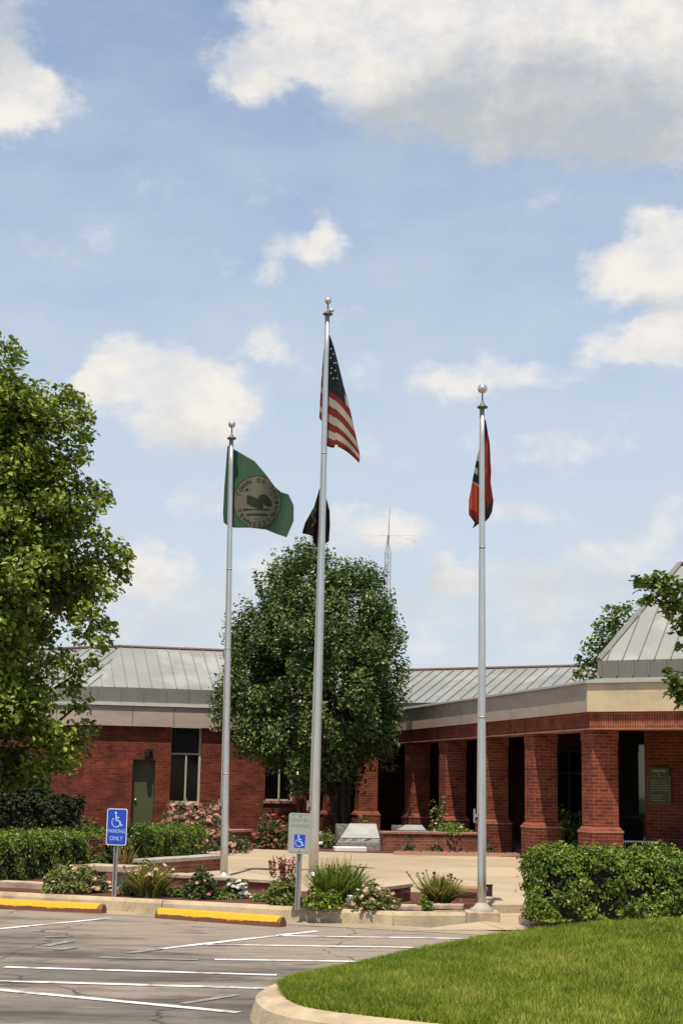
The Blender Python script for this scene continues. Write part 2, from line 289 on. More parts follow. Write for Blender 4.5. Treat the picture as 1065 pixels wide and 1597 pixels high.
def wheelstop_mat():
    mt, nt, N, L, b = newmat('stop_paint'); b.inputs['Roughness'].default_value = 0.7
    tc = N.new('ShaderNodeTexCoord'); sx = N.new('ShaderNodeSeparateXYZ'); L.new(tc.outputs['Object'], sx.inputs[0])
    n = N.new('ShaderNodeTexNoise'); n.inputs['Scale'].default_value = 9; n.inputs['Detail'].default_value = 8; L.new(tc.outputs['Object'], n.inputs['Vector'])
    a = N.new('ShaderNodeMath'); a.operation = 'MULTIPLY_ADD'; L.new(n.outputs['Fac'], a.inputs[0]); a.inputs[1].default_value = 0.07; L.new(sx.outputs[2], a.inputs[2])
    e = N.new('ShaderNodeMath'); e.operation = 'ABSOLUTE'; L.new(sx.outputs[0], e.inputs[0])
    e2 = N.new('ShaderNodeMapRange'); L.new(e.outputs[0], e2.inputs[0]); e2.inputs[1].default_value = .84; e2.inputs[2].default_value = .9; e2.inputs[4].default_value = -.1
    s = N.new('ShaderNodeMath'); L.new(a.outputs[0], s.inputs[0]); L.new(e2.outputs[0], s.inputs[1])
    r = N.new('ShaderNodeMapRange'); L.new(s.outputs[0], r.inputs[0]); r.inputs[1].default_value = 0.080; r.inputs[2].default_value = 0.090
    mx = N.new('ShaderNodeMix'); mx.data_type = 'RGBA'; L.new(r.outputs[0], mx.inputs[0]); mx.inputs[6].default_value = (0.17, 0.07, 0.035, 1)
    n2 = N.new('ShaderNodeValToRGB'); n2.color_ramp.elements[0].color = (0.93, 0.375, 0.004, 1); n2.color_ramp.elements[1].color = (0.80, 0.285, 0.004, 1); L.new(n.outputs['Fac'], n2.inputs[0])
    L.new(n2.outputs[0], mx.inputs[7]); L.new(mx.outputs[2], b.inputs['Base Color'])
    return mt
M['stop'] = wheelstop_mat()
def cloth(name, c):
    mt, nt, N, L, b = newmat(name); b.inputs['Roughness'].default_value = 0.85; b.inputs['Specular IOR Level'].default_value = .2
    tc = N.new('ShaderNodeTexCoord'); n = N.new('ShaderNodeTexNoise'); n.inputs['Scale'].default_value = 14; n.inputs['Detail'].default_value = 5; L.new(tc.outputs['Object'], n.inputs[0])
    r = N.new('ShaderNodeValToRGB'); r.color_ramp.elements[0].color = (*[v * .85 for v in c], 1); r.color_ramp.elements[1].color = (*[v * 1.12 for v in c], 1)
    L.new(n.outputs['Fac'], r.inputs[0]); L.new(r.outputs[0], b.inputs['Base Color'])
    tr = N.new('ShaderNodeBsdfTranslucent'); L.new(r.outputs[0], tr.inputs[0]); mx = N.new('ShaderNodeMixShader'); mx.inputs[0].default_value = .25
    L.new(b.outputs[0], mx.inputs[1]); L.new(tr.outputs[0], mx.inputs[2]); L.new(mx.outputs[0], N['Material Output'].inputs[0])
    return mt
M['c_green'] = cloth('c_green', (0.05, 0.108, 0.062)); M['c_seal'] = cloth('c_seal', (0.155, 0.145, 0.105)); M['c_dark'] = cloth('c_dark', (0.030, 0.036, 0.020))
M['c_red'] = cloth('c_red', (0.19, 0.024, 0.013)); M['c_white'] = cloth('c_white', (0.38, 0.34, 0.29)); M['c_navy'] = cloth('c_navy', (0.014, 0.022, 0.03))
M['c_orange'] = cloth('c_orange', (0.46, 0.085, 0.035)); M['c_black'] = cloth('c_black', (0.008, 0.006, 0.006)); M['c_grey'] = cloth('c_grey', (0.09, 0.085, 0.06))
# foliage
M['leaf_left'] = leafmat('leaf_left', [(0.054, 0.084, 0.009), (0.116, 0.160, 0.015), (0.202, 0.260, 0.028), (0.310, 0.336, 0.054)], .45, .18, .35)
M['leaf_mid'] = leafmat('leaf_mid', [(0.035, 0.062, 0.010), (0.067, 0.108, 0.018), (0.126, 0.180, 0.036), (0.238, 0.293, 0.091)], .38, .12, .4)
M['leaf_right'] = leafmat('leaf_right', [(0.052, 0.085, 0.010), (0.103, 0.150, 0.017), (0.184, 0.234, 0.031)], .45, .2, .35)
M['leaf_hedge'] = leafmat('leaf_hedge', [(0.030, 0.051, 0.006), (0.079, 0.120, 0.011), (0.169, 0.233, 0.019), (0.291, 0.351, 0.043)], .45, .15, .35)
M['leaf_shaded'] = leafmat('leaf_shaded', [(0.012, 0.020, 0.004), (0.03, 0.045, 0.008)], .55, .1, .25)  # hedge leaves darkened: the tree's shade is put into the colour
M['leaf_rose'] = leafmat('leaf_rose', [(0.042, 0.063, 0.014), (0.072, 0.112, 0.024), (0.108, 0.098, 0.036)], .45)
M['leaf_lime'] = leafmat('leaf_lime', [(0.077, 0.138, 0.017), (0.143, 0.225, 0.028), (0.220, 0.288, 0.044)], .5)
M['leaf_olive'] = leafmat('leaf_olive', [(0.075, 0.116, 0.018), (0.138, 0.174, 0.030), (0.250, 0.217, 0.060)], .5)
M['blade'] = leafmat('blade', [(0.060, 0.115, 0.013), (0.120, 0.189, 0.022), (0.204, 0.257, 0.033), (0.324, 0.297, 0.055)], .5, .3)
M['blade_red'] = leafmat('blade_red', [(0.078, 0.117, 0.018), (0.195, 0.169, 0.036), (0.325, 0.130, 0.060), (0.390, 0.260, 0.072)], .5, .3)
M['blade_mix'] = leafmat('blade_mix', [(0.07, 0.12, 0.014), (0.16, 0.22, 0.03), (0.30, 0.28, 0.06), (0.33, 0.14, 0.06)], .5, .3)
M['grass_blade'] = leafmat('grass_blade', [(0.090, 0.140, 0.011), (0.170, 0.232, 0.018), (0.265, 0.319, 0.029), (0.466, 0.432, 0.110)], .6, .3, .2)
M['f_pink'] = leafmat('f_pink', [(0.55, 0.20, 0.16), (0.62, 0.33, 0.26), (0.70, 0.48, 0.38)], .7, .3)
M['f_red'] = leafmat('f_red', [(0.32, 0.05, 0.04), (0.42, 0.10, 0.08), (0.55, 0.22, 0.18)], .7, .3)
M['f_white'] = leafmat('f_white', [(0.70, 0.66, 0.58), (0.80, 0.77, 0.70)], .7, .2)
M['f_peach'] = leafmat('f_peach', [(0.60, 0.36, 0.20), (0.72, 0.52, 0.34), (0.75, 0.62, 0.48)], .7, .2)
M['f_yellow'] = leafmat('f_yellow', [(0.62, 0.42, 0.06), (0.70, 0.55, 0.12)], .7, .2)
M['f_spike'] = leafmat('f_spike', [(0.20, 0.035, 0.03), (0.30, 0.08, 0.06)], .8, .2)

# ------------------------------------------------------------------ object helpers
def tag(o, label=None, cat=None, group=None, kind=None):
    if label: o['label'] = label
    if cat: o['category'] = cat
    if group: o['group'] = group
    if kind: o['kind'] = kind
    return o
def thing(name, label, cat, loc=(0, 0, 0), rz=0.0, group=None, rot=None):
    o = bpy.data.objects.new(name, None); COL.objects.link(o); o.empty_display_size = .2
    o.location = loc; o.rotation_euler = rot if rot else (0, 0, rz)
    return tag(o, label, cat, group)
class MB:
    def __init__(s): s.v = []; s.f = []; s.m = []; s.smooth = False
    def poly(s, pts, mi=0):
        b = len(s.v); s.v += [tuple(p) for p in pts]; s.f.append(tuple(range(b, b + len(pts)))); s.m.append(mi)
    def mesh(s, vs, fs, mi=0):
        b = len(s.v); s.v += [tuple(p) for p in vs]
        for f in fs: s.f.append(tuple(b + i for i in f)); s.m.append(mi)
    def box(s, x0, x1, y0, y1, z0, z1, mi=0, mat=None):
        vs = [Vector(p) for p in ((x0, y0, z0), (x1, y0, z0), (x1, y1, z0), (x0, y1, z0), (x0, y0, z1), (x1, y0, z1), (x1, y1, z1), (x0, y1, z1))]
        if mat is not None: vs = [mat @ p for p in vs]
        s.mesh(vs, [(3, 2, 1, 0), (4, 5, 6, 7), (0, 1, 5, 4), (1, 2, 6, 5), (2, 3, 7, 6), (3, 0, 4, 7)], mi)
        return s
    def prism(s, pts, z0, z1, mi=0):           # plan polygon, counter-clockwise
        n = len(pts); vs = [(p[0], p[1], z0) for p in pts] + [(p[0], p[1], z1) for p in pts]
        s.mesh(vs, [tuple(range(n))[::-1], tuple(range(n, 2 * n))] + [(i, (i + 1) % n, n + (i + 1) % n, n + i) for i in range(n)], mi); return s
    def wallbox(s, p, q, t, z0, z1, mi=0):      # upright slab from p to q, thickness t to the left of p->q
        p = Vector(p[:2]); q = Vector(q[:2]); d = (q - p).normalized(); n = Vector((-d.y, d.x)) * t
        s.prism([p, q, q + n, p + n] if t > 0 else [p, p + n, q + n, q], z0, z1, mi); return s
    def tube(s, pts, rad, n=10, mi=0, cap=True):
        pts = [Vector(p) for p in pts]; k = len(pts)
        if not hasattr(rad, '__len__'): rad = [rad] * k
        vs = []; ref = None
        for i, p in enumerate(pts):
            t = (pts[min(i + 1, k - 1)] - pts[max(i - 1, 0)]).normalized()
            if ref is None or abs(ref.dot(t)) > .95: ref = Vector((1, 0, 0)) if abs(t.x) < .8 else Vector((0, 1, 0))
            a = (ref - t * ref.dot(t)).normalized(); b = t.cross(a); ref = a
            for j in range(n):
                g = 2 * math.pi * j / n; vs.append(p + (a * math.cos(g) + b * math.sin(g)) * rad[i])
        fs = [(i * n + j, i * n + (j + 1) % n, (i + 1) * n + (j + 1) % n, (i + 1) * n + j) for i in range(k - 1) for j in range(n)]
        if cap: fs += [tuple(range(n))[::-1], tuple(range((k - 1) * n, k * n))]
        s.mesh(vs, fs, mi); return s
    def lathe(s, prof, c=(0, 0, 0), n=20, mi=0):  # prof: (r, z)
        vs = [(c[0] + r * math.cos(2 * math.pi * j / n), c[1] + r * math.sin(2 * math.pi * j / n), c[2] + z) for r, z in prof for j in range(n)]
        k = len(prof); fs = [(i * n + j, i * n + (j + 1) % n, (i + 1) * n + (j + 1) % n, (i + 1) * n + j) for i in range(k - 1) for j in range(n)]
        s.mesh(vs, fs, mi); return s
    def build(s, name, mats, parent=None, smooth=False, bevel=0.0, solid=0.0):
        me = bpy.data.meshes.new(name); me.from_pydata(s.v, [], s.f)
        for mt in (mats if isinstance(mats, (list, tuple)) else [mats]): me.materials.append(mt)
        me.polygons.foreach_set('material_index', s.m)
        if smooth: me.polygons.foreach_set('use_smooth', [True] * len(s.f))
        me.update(); o = bpy.data.objects.new(name, me); COL.objects.link(o)
        if parent: o.parent = parent
        if bevel:
            b = o.modifiers.new('bevel', 'BEVEL'); b.width = bevel; b.segments = 2; b.limit_method = 'ANGLE'; b.angle_limit = R(40)
        if solid:
            b = o.modifiers.new('solid', 'SOLIDIFY'); b.thickness = solid; b.offset = 0
        return o
def struct(o): return tag(o, kind='structure')

def rnd_mesh(name, V, F, rnd, mat, parent=None):
    """many small faces: V (n,k,3) corner positions per face"""
    n, k, _ = V.shape
    me = bpy.data.meshes.new(name); me.vertices.add(n * k); me.vertices.foreach_set('co', V.reshape(-1).astype(np.float32))
    me.loops.add(n * k); me.loops.foreach_set('vertex_index', np.arange(n * k, dtype=np.int32))
    me.polygons.add(n); me.polygons.foreach_set('loop_start', np.arange(0, n * k, k, dtype=np.int32)); me.polygons.foreach_set('loop_total', np.full(n, k, dtype=np.int32))
    at = me.attributes.new('rnd', 'FLOAT', 'POINT'); at.data.foreach_set('value', np.repeat(rnd, k).astype(np.float32))
    me.materials.append(mat); me.update(calc_edges=True)
    o = bpy.data.objects.new(name, me); COL.objects.link(o)
    if parent: o.parent = parent
    return o
def unit(a): return a / (np.linalg.norm(a, axis=-1, keepdims=True) + 1e-9)
def leaves(name, C, size, mat, parent=None, up=0.5, out=None, rnd=None, aspect=0.75, outw=0.8):
    """leaf-shaped faces (six corners, creased along the midrib by two halves) at points C"""
    n = len(C); nr = RNG.normal(size=(n, 3)); nr[:, 2] = np.abs(nr[:, 2]) * (1 + up) + up * .4
    if out is not None: nr += out * outw
    nr = unit(nr); t = unit(np.cross(nr, RNG.normal(size=(n, 3)))); b = np.cross(nr, t)
    s = (size * (0.5 + 1.0 * RNG.random(n) ** 1.4))[:, None]
    fold = 0.18
    l = t * s; w = b * s * aspect * .5; h = nr * s * fold
    r = RNG.random(n) if rnd is None else rnd
    A = np.stack([C - l * .5, C + w * .9 - l * .12 + h, C + w * .6 + l * .28 + h, C + l * .55], 1)
    B = np.stack([C - l * .5, C + l * .55, C - w * .6 + l * .28 + h, C - w * .9 - l * .12 + h], 1)
    V = np.concatenate([A, B], 0)
    return rnd_mesh(name, V, None, np.concatenate([r, r]), mat, parent)
def blossoms(name, C, size, mat, parent=None):
    """rounded blooms: each of five petals round a centre"""
    n = len(C); out = []; rr = []
    base = unit(RNG.normal(size=(n, 3)) * .5 + np.array([0, -.5, .8])); t = unit(np.cross(base, RNG.normal(size=(n, 3)))); b = np.cross(base, t)
    s = (size * (0.7 + .6 * RNG.random(n)))[:, None]; r0 = RNG.random(n)
    for lay, (tilt, k) in enumerate(((.35, 6), (1.0, 5))):
        for j in range(k):
            g = 2 * math.pi * j / k + lay; e = t * math.cos(g) + b * math.sin(g); f = -t * math.sin(g) + b * math.cos(g)
            d = unit(e + base * tilt); L = .55 - .12 * lay
            out.append(np.stack([C, C + (d * L * .7 + f * .30) * s, C + d * L * 1.05 * s, C + (d * L * .7 - f * .30) * s], 1)); rr.append(np.clip(r0 + RNG.normal(size=n) * .15, 0, 1))
    return rnd_mesh(name, np.concatenate(out, 0), None, np.concatenate(rr), mat, parent)
def blades(name, base, ht, spread, width, mat, parent=None, seg=4, curl=1.0):
    """arching strap leaves rising from points base (n,3)"""
    n = len(base); a = RNG.random(n) * 2 * math.pi; dirn = np.stack([np.cos(a), np.sin(a), np.zeros(n)], 1); side = np.stack([-np.sin(a), np.cos(a), np.zeros(n)], 1)
    h = (ht * (.6 + .5 * RNG.random(n)))[:, None]; sprd = (spread * RNG.random(n) ** .7)[:, None]; w = width * (.7 + .6 * RNG.random(n))[:, None]
    P = []; r = RNG.random(n)
    for i in range(seg + 1):
        t = i / seg; z = h * (t * 1.35 - .55 * curl * (sprd / max(spread, 1e-4)) * t * t) ; P.append((base + dirn * sprd * t ** 1.5 + np.array([0, 0, 1.0]) * z, w * (1 - t ** 2 * .92)))
    Q = [np.stack([P[i][0] - side * P[i][1], P[i][0] + side * P[i][1], P[i + 1][0] + side * P[i + 1][1], P[i + 1][0] - side * P[i + 1][1]], 1) for i in range(seg)]
    return rnd_mesh(name, np.concatenate(Q, 0), None, np.tile(r, seg), mat, parent)

def text_mesh(body, size, align='CENTER'):
    cu = bpy.data.curves.new('lettering', 'FONT'); cu.body = body; cu.size = size; cu.align_x = align; cu.align_y = 'CENTER'; cu.resolution_u = 3
    o = bpy.data.objects.new('lettering', cu); COL.objects.link(o)
    dg = bpy.context.evaluated_depsgraph_get(); dg.update(); me = o.evaluated_get(dg).to_mesh()
    vs = [v.co.copy() for v in me.vertices]; fs = [tuple(p.vertices) for p in me.polygons]
    o.evaluated_get(dg).to_mesh_clear(); bpy.data.objects.remove(o); bpy.data.curves.remove(cu)
    return vs, fs

def offset(path, d):                                  # offset to the left (into the building)
    out = []
    for i, p in enumerate(path):
        ns = []
        if i: e = (p - path[i - 1]).normalized(); ns.append(Vector((-e.y, e.x)))
        if i < len(path) - 1: e = (path[i + 1] - p).normalized(); ns.append(Vector((-e.y, e.x)))
        if len(ns) == 2:
            b_ = (ns[0] + ns[1]).normalized(); out.append(p + b_ * (d / b_.dot(ns[0])))
        else: out.append(p + ns[0] * d)
    return out

# ------------------------------------------------------------------ ground, road, kerbs
g = MB(); g.poly([(-900, -200, -.03), (900, -200, -.03), (900, 1800, -.03), (-900, 1800, -.03)]); struct(g.build('ground', M['ground']))
KA, KB = gp(158, 1420), gp(612, 1444.5)         # foot of the kerb
kd = (KB - KA).normalized(); kn = Vector((-kd.y, kd.x, 0))   # kn points away from the camera
def kerb_pt(px):                                # point of the kerb foot at a photo column
    d = ray(px, 1430); # intersect in plan
    # solve KA + kd s = t (d.x,d.y)
    det = kd.x * -d.y - kd.y * -d.x
    s_ = (-KA.x * -d.y + KA.y * -d.x) / det
    return KA + kd * s_
KL = KA - kd * 14
APR = kerb_pt(822); KR = KB + kd * 14
a = MB(); pr = [(-40, -6), (40, -6), (KR.x + 20, KR.y - 3), (KR.x, KR.y), (KL.x, KL.y), (-40, KL.y + 6)]
a.poly([(x, y, 0) for x, y in pr]); struct(a.build('parking_lot', M['asphalt']))
gt = MB(); gt.poly([KL - kn * .5 + Vector((0, 0, .004)), KR - kn * .5 + Vector((0, 0, .004)), KR + kn * .05 + Vector((0, 0, .004)), KL + kn * .05 + Vector((0, 0, .004))]); struct(gt.build('gutter_strip', M['gutter']))
def kerb_run(p, q, h0=.16, h1=.16, w=.17, n=1):
    k = MB(); p = p.copy(); q = q.copy(); L_ = (q - p).length; d = (q - p).normalized(); nn = Vector((-d.y, d.x, 0))
    prof = [(0, 0), (.02, .75), (.045, .96), (.08, 1.0), (w, 1.0), (w, 0)]
    vs = []
    for P, h in ((p, h0), (q, h1)):
        for o, z in prof: vs.append(P + nn * o + Vector((0, 0, z * h if z else -.02)))
    m_ = len(prof); fs = [(i, m_ + i, m_ + (i + 1) % m_, (i + 1) % m_) for i in range(m_)] + [tuple(range(m_)), tuple(range(m_, 2 * m_))[::-1]]
    k.mesh(vs, fs); return struct(k.build('kerb', M['kerb']))
j0 = KL
for i in range(7):                               # sections about three metres long with a narrow joint
    q = KB - kd * (3.05 * i) if i else KB
    p = KB - kd * (3.05 * (i + 1))
    kerb_run(p + kd * .012, q)
E2 = gp(744, 1441.5, 0)
kerb_run(KB + kd * .02, E2, .16, .13, .22)
H0 = gp(826, 1446, 0); H1 = gp(918, 1443.5, 0)
kerb_run(H0, H0 + (H1 - H0) * 3.2, .12, .15, .25)
# plaza slab (top 0.15) running back to the building, and the apron at the foot of the ramp
PZ = .15
k2 = kn * .16
pl = MB(); pp = [KL + k2, KB + k2, E2 + Vector((0, .25, 0)), gp(757, 1411, PZ), gp(828, 1411, PZ), H0 + Vector((0, .2, 0)), H0 + (H1 - H0) * 3.2 + Vector((0, .2, 0)), Vector((30, 17, 0)), Vector((40, 80, 0)), Vector((-40, 80, 0)), Vector((-40, KL.y + 6, 0))]
pl.prism([(p.x, p.y) for p in pp], -.02, PZ); struct(pl.build('plaza', M['plaza']))
apn = MB(); ar = [gp(640, 1450, .01), gp(829, 1450, .01), gp(829, 1411.5, .05), gp(757, 1411.5, .05), gp(749, 1440, .03)]
apn.poly([(p.x, p.y, z) for p, z in zip(ar, (.008, .008, .07, .07, .05))]); struct(apn.build('ramp', M['plaza']))
# joints in the plaza concrete
# mulch beds
def bed(name, pts, z=PZ + .012, sub=1):
    b = MB(); b.poly([(p.x, p.y, z) for p in pts]); return struct(b.build(name, M['mulch']))
FB = [kerb_pt(-160) + kn * .19, kerb_pt(606) + kn * .19, gp(650, 1420.5, PZ), gp(738, 1418.5, PZ), gp(744, 1397, PZ), gp(640, 1392, PZ), gp(436, 1391, PZ), gp(262, 1378, PZ), gp(236, 1357, PZ), gp(345, 1346, PZ), gp(330, 1330, PZ), gp(-60, 1333, PZ)]
bed('planting_bed', [FB[0], FB[1], FB[2], FB[3], FB[4], FB[5], FB[6], FB[7], FB[8], FB[11] + Vector((-6, -6, 0))])
bed('planting_bed', [FB[8] + Vector((-.02, .02, 0)), gp(345, 1344, PZ), gp(312, 1328, PZ), gp(395, 1325.5, PZ), Vector((-2.0, 42.6, 0)), Vector((-20, 42.6, 0)), Vector((-20, 22, 0))])
bed('planting_bed', [gp(395, 1324, PZ), gp(500, 1328, PZ), gp(812, 1337, PZ), gp(800, 1322, PZ), gp(600, 1312, PZ), gp(430, 1306, PZ)], PZ + .008)
bed('planting_bed', [gp(826, 1442, PZ), H0 + (H1 - H0) * 3 + Vector((0, .4, 0)), gp(1400, 1395, PZ), gp(830, 1408, PZ)])

# painted markings
def stripe(p0, p1, w=.10, mat='paint_white', z=.006):
    p = gp(*p0); q = gp(*p1); d = (q - p).normalized(); n_ = Vector((-d.y, d.x, 0)) * w / 2
    s = MB(); k = 12
    L0, R0 = [], []
    for i in range(k + 1):
        c = p.lerp(q, i / k); j = 1 + random.uniform(-.1, .1)
        L0.append(c + n_ * j + Vector((0, 0, z))); R0.append(c - n_ * j + Vector((0, 0, z)))
    for i in range(k): s.poly([R0[i], R0[i + 1], L0[i + 1], L0[i]])
    return struct(s.build('painted_stripe', M[mat]))
stripe((-60, 1455), (172, 1432.5)); stripe((245, 1481), (496, 1452.5)); stripe((200, 1487), (250, 1480.5), mat='paint_faded')
stripe((435, 1460), (758, 1465)); stripe((318, 1473.5), (690, 1479)); stripe((335, 1497), (572, 1500.5)); stripe((155, 1494), (310, 1497.5), mat='paint_faded')
stripe((8, 1509), (432, 1521.5)); stripe((-60, 1529), (418, 1542.5)); stripe((-60, 1539), (372, 1580)); stripe((285, 1566), (372, 1552), .08, 'paint_faded')
# worn wheelchair mark on the asphalt: pale remnants of paint
for (p0, p1, w) in (((70, 1476), (112, 1468), .12), ((72, 1462), (104, 1461), .1), ((88, 1482), (118, 1478), .12)):
    stripe(p0, p1, w, 'paint_faded', .007)

# ------------------------------------------------------------------ lawn island
def zl(px): return .17 + (px - 441) / 624 * .22
top_edge = [(441, 1543), (452, 1533), (475, 1526.5), (500, 1521), (560, 1508), (640, 1488), (760, 1464), (900, 1444), (1065, 1437), (1250, 1434)]
low_edge = [(441, 1543), (441, 1550), (448, 1559), (465, 1568), (490, 1574), (520, 1578.5), (600, 1588), (700, 1599), (900, 1618), (1250, 1650)]
TE = [gp(x, y, zl(x)) for x, y in top_edge]; LE = [gp(x, y, .165) for x, y in low_edge]
def resample(P, n):
    d = [0]
    for i in range(1, len(P)): d.append(d[-1] + (P[i] - P[i - 1]).length)
    out = []
    for k in range(n):
        t = d[-1] * k / (n - 1); i = max(j for j in range(len(P)) if d[j] <= t + 1e-9); i = min(i, len(P) - 2)
        f = (t - d[i]) / max(d[i + 1] - d[i], 1e-9); out.append(P[i].lerp(P[i + 1], min(f, 1)))
    return out
nT = 60; T = resample(TE, nT); Lw = resample(LE, nT)
lw = MB(); rows = 14
grid = []
for i in range(nT):
    col = []
    for j in range(rows + 1):
        t = j / rows; p = Lw[i].lerp(T[i], t); p.z += .03 * math.sin(t * math.pi) * min(1, i / 10); col.append(p)
    bk = T[i] + (T[i] - Lw[i]).normalized() * .5 * min(1, i / 12) if i else T[i].copy(); bk.z = .13; col.append(bk)
    grid.append(col)
for i in range(nT - 1):
    for j in range(rows + 1): lw.poly([grid[i][j], grid[i + 1][j], grid[i + 1][j + 1], grid[i][j + 1]])
struct(lw.build('lawn', M['lawn'], smooth=True))
# concrete kerb ring round the island
def ring():
    inner = [Vector((p.x, p.y)) for p in Lw[::-1]] + [Vector((grid[i][-1].x, grid[i][-1].y)) for i in range(2, nT)]
    q = [inner[0]]
    for p in inner[1:]:
        if (p - q[-1]).length > .03: q.append(p)
    for _ in range(3): q = [q[0]] + [(q[i - 1] + q[i] * 2 + q[i + 1]) / 4 for i in range(1, len(q) - 1)] + [q[-1]]
    prof = [(-.05, .10), (-.03, .165), (.03, .168), (.15, .150), (.19, .125), (.235, -.02)]; rows_ = [offset(q, d) for d, _ in prof]
    kb = MB()
    for k in range(len(prof) - 1):
        for i in range(len(q) - 1):
            kb.poly([(*rows_[k][i], prof[k][1]), (*rows_[k][i + 1], prof[k][1]), (*rows_[k + 1][i + 1], prof[k + 1][1]), (*rows_[k + 1][i], prof[k + 1][1])])
    struct(kb.build('kerb', M['kerb'], smooth=True))
ring()
# grass blades on the lawn
def grass_blades():
    G = np.array([[tuple(p) for p in c] for c in grid]); n = 150000
    i = RNG.random(n) ** .8 * (nT - 1.001); j = RNG.random(n) * (rows + .2)
    i0 = i.astype(int); j0 = np.minimum(j.astype(int), rows); fi = (i - i0)[:, None]; fj = (j - j0)[:, None]
    P = G[i0, j0] * (1 - fi) * (1 - fj) + G[i0 + 1, j0] * fi * (1 - fj) + G[i0, j0 + 1] * (1 - fi) * fj + G[i0 + 1, j0 + 1] * fi * fj
    keep = (P[:, 0] / P[:, 1] < .27) & (P[:, 1] > 8.5); P = P[keep]; n = len(P)
    a = RNG.random(n) * 6.283; side = np.stack([np.cos(a), np.sin(a), np.zeros(n)], 1)
    lean = RNG.normal(size=(n, 3)) * .45; lean[:, 2] = 1
    patch = .5 + .2 * np.sin(P[:, 0] * 2.1 + np.sin(P[:, 1] * 1.7) * 1.5) * np.sin(P[:, 1] * 1.3 + P[:, 0] * .7) + .18 * np.sin(P[:, 0] * 7.3 + 2 * np.sin(P[:, 1] * 3.1)) * np.sin(P[:, 1] * 6.1 + np.sin(P[:, 0] * 4.7)) + .15 * np.sin(P[:, 0] * 17 + 1.5 * np.sin(P[:, 1] * 9)) * np.sin(P[:, 1] * 13 + P[:, 0] * 5)
    h = (.035 + .03 * RNG.random(n)) * (.8 + .4 * patch)
    V = np.stack([P - side * .0045, P + side * .0045, P + lean * h[:, None]], 1)
    r = np.clip(.45 * RNG.random(n) + .95 * (patch - .5) + .28 + .1 * RNG.normal(size=n), 0, 1)
    r = np.where(RNG.random(n) < .05, 1.0, r * .92)
    o = rnd_mesh('grass', V, None, r, M['grass_blade']); tag(o, kind='stuff', label='short mown green grass of the kerbed island', cat='grass')
grass_blades()

# ------------------------------------------------------------------ building (local axes: x along the left wing, y along the colonnade)
ZB, ZT = 3.08, 3.62
BA = R(14.5)
C0 = gp(915, 1110, ZB); C0.z = 0
BM = Matrix.Translation(C0) @ Matrix.Rotation(BA, 4, 'Z'); BI = BM.inverted()
B = thing('civic_building', 'low red brick civic building with tan fascia, grey metal roofs and a dark colonnade', 'building', C0, BA)
def loc(px, py, z): return BI @ gp(px, py, z)
def onb(px, py, b):                              # photo point on the wall plane local y = b -> (a, z)
    o = BI @ Vector((0, 0, EYE)); d = (BI.to_3x3() @ ray(px, py)); t = (b - o.y) / d.y; q = o + d * t; return q.x, q.z
LF = 14.3                                        # left wing fascia plane
eL = loc(143, 1130, ZB).x                        # left corner of the left wing
WB = LF + .14                                    # wall plane of the left wing
bl = Vector((-.71, .71))                         # direction of the receding left return
# --- left wing wall with openings
dr0, _ = onb(206, 1230, WB); dr1, dzt = onb(243, 1185, WB)
w10, _ = onb(266, 1200, WB); w11, _ = onb(314, 1200, WB); _, w1z = onb(290, 1252, WB)
w20, _ = onb(414, 1200, WB); w21, _ = onb(458, 1200, WB); _, w2z = onb(435, 1249, WB)
wend, _ = onb(487, 1200, WB)
wl = MB()
aL = eL + .02
def seg(a0, a1, z0, z1): wl.box(a0, a1, WB, WB + .3, z0, z1)
seg(aL, dr0, 0, ZB); seg(dr0, dr1, dzt, ZB); seg(dr1, w10, 0, ZB); seg(w10, w11, 0, w1z); seg(w11, w20, 0, ZB); seg(w20, w21, 0, w2z); seg(w21, wend, 0, ZB)
wl.build('brick_wall', M['brick'], B)
wr = MB(); P0 = Vector((aL, WB)); P1 = P0 + bl * 9; wr.wallbox(P1, P0, .3, 0, ZB); wr.build('brick_wall', M['brick_diag'], B)
wn = MB(); wn.box(wend - .3, wend, WB + .31, WB + 3.2, 0, ZB); wn.build('brick_wall', M['brick'], B)
# door in a shallow recess
dd = MB(); dd.box(dr0 + .05, dr1 - .05, WB + .2, WB + .245, .15, dzt - .06); door = dd.build('door', M['door'], B)
df = MB(); df.box(dr0 + .001, dr0 + .05, WB + .17, WB + .26, .15, dzt - .002); df.box(dr1 - .05, dr1 - .001, WB + .17, WB + .26, .15, dzt - .002); df.box(dr0 + .05, dr1 - .05, WB + .17, WB + .26, dzt - .06, dzt - .002); df.build('door_frame', M['door'], door)
hd = MB(); hd.lathe([(0, 0), (.03, .005), (.035, .03), (.02, .05), (0, .055)], n=12); h = hd.build('handle', M['ball'], door, True); h.location = (dr0 + .13, WB + .2, 1.12); h.rotation_euler = (R(90), 0, 0)
lm = MB(); la = (dr0 + dr1) / 2 + .12
lm.box(la - .09, la + .09, WB - .12, WB, dzt + .2, dzt + .3); lm.box(la - .12, la + .0, WB - .16, WB - .02, dzt + .06, dzt + .22); lm.build('wall_lamp', M['bronze'], B, bevel=.015)
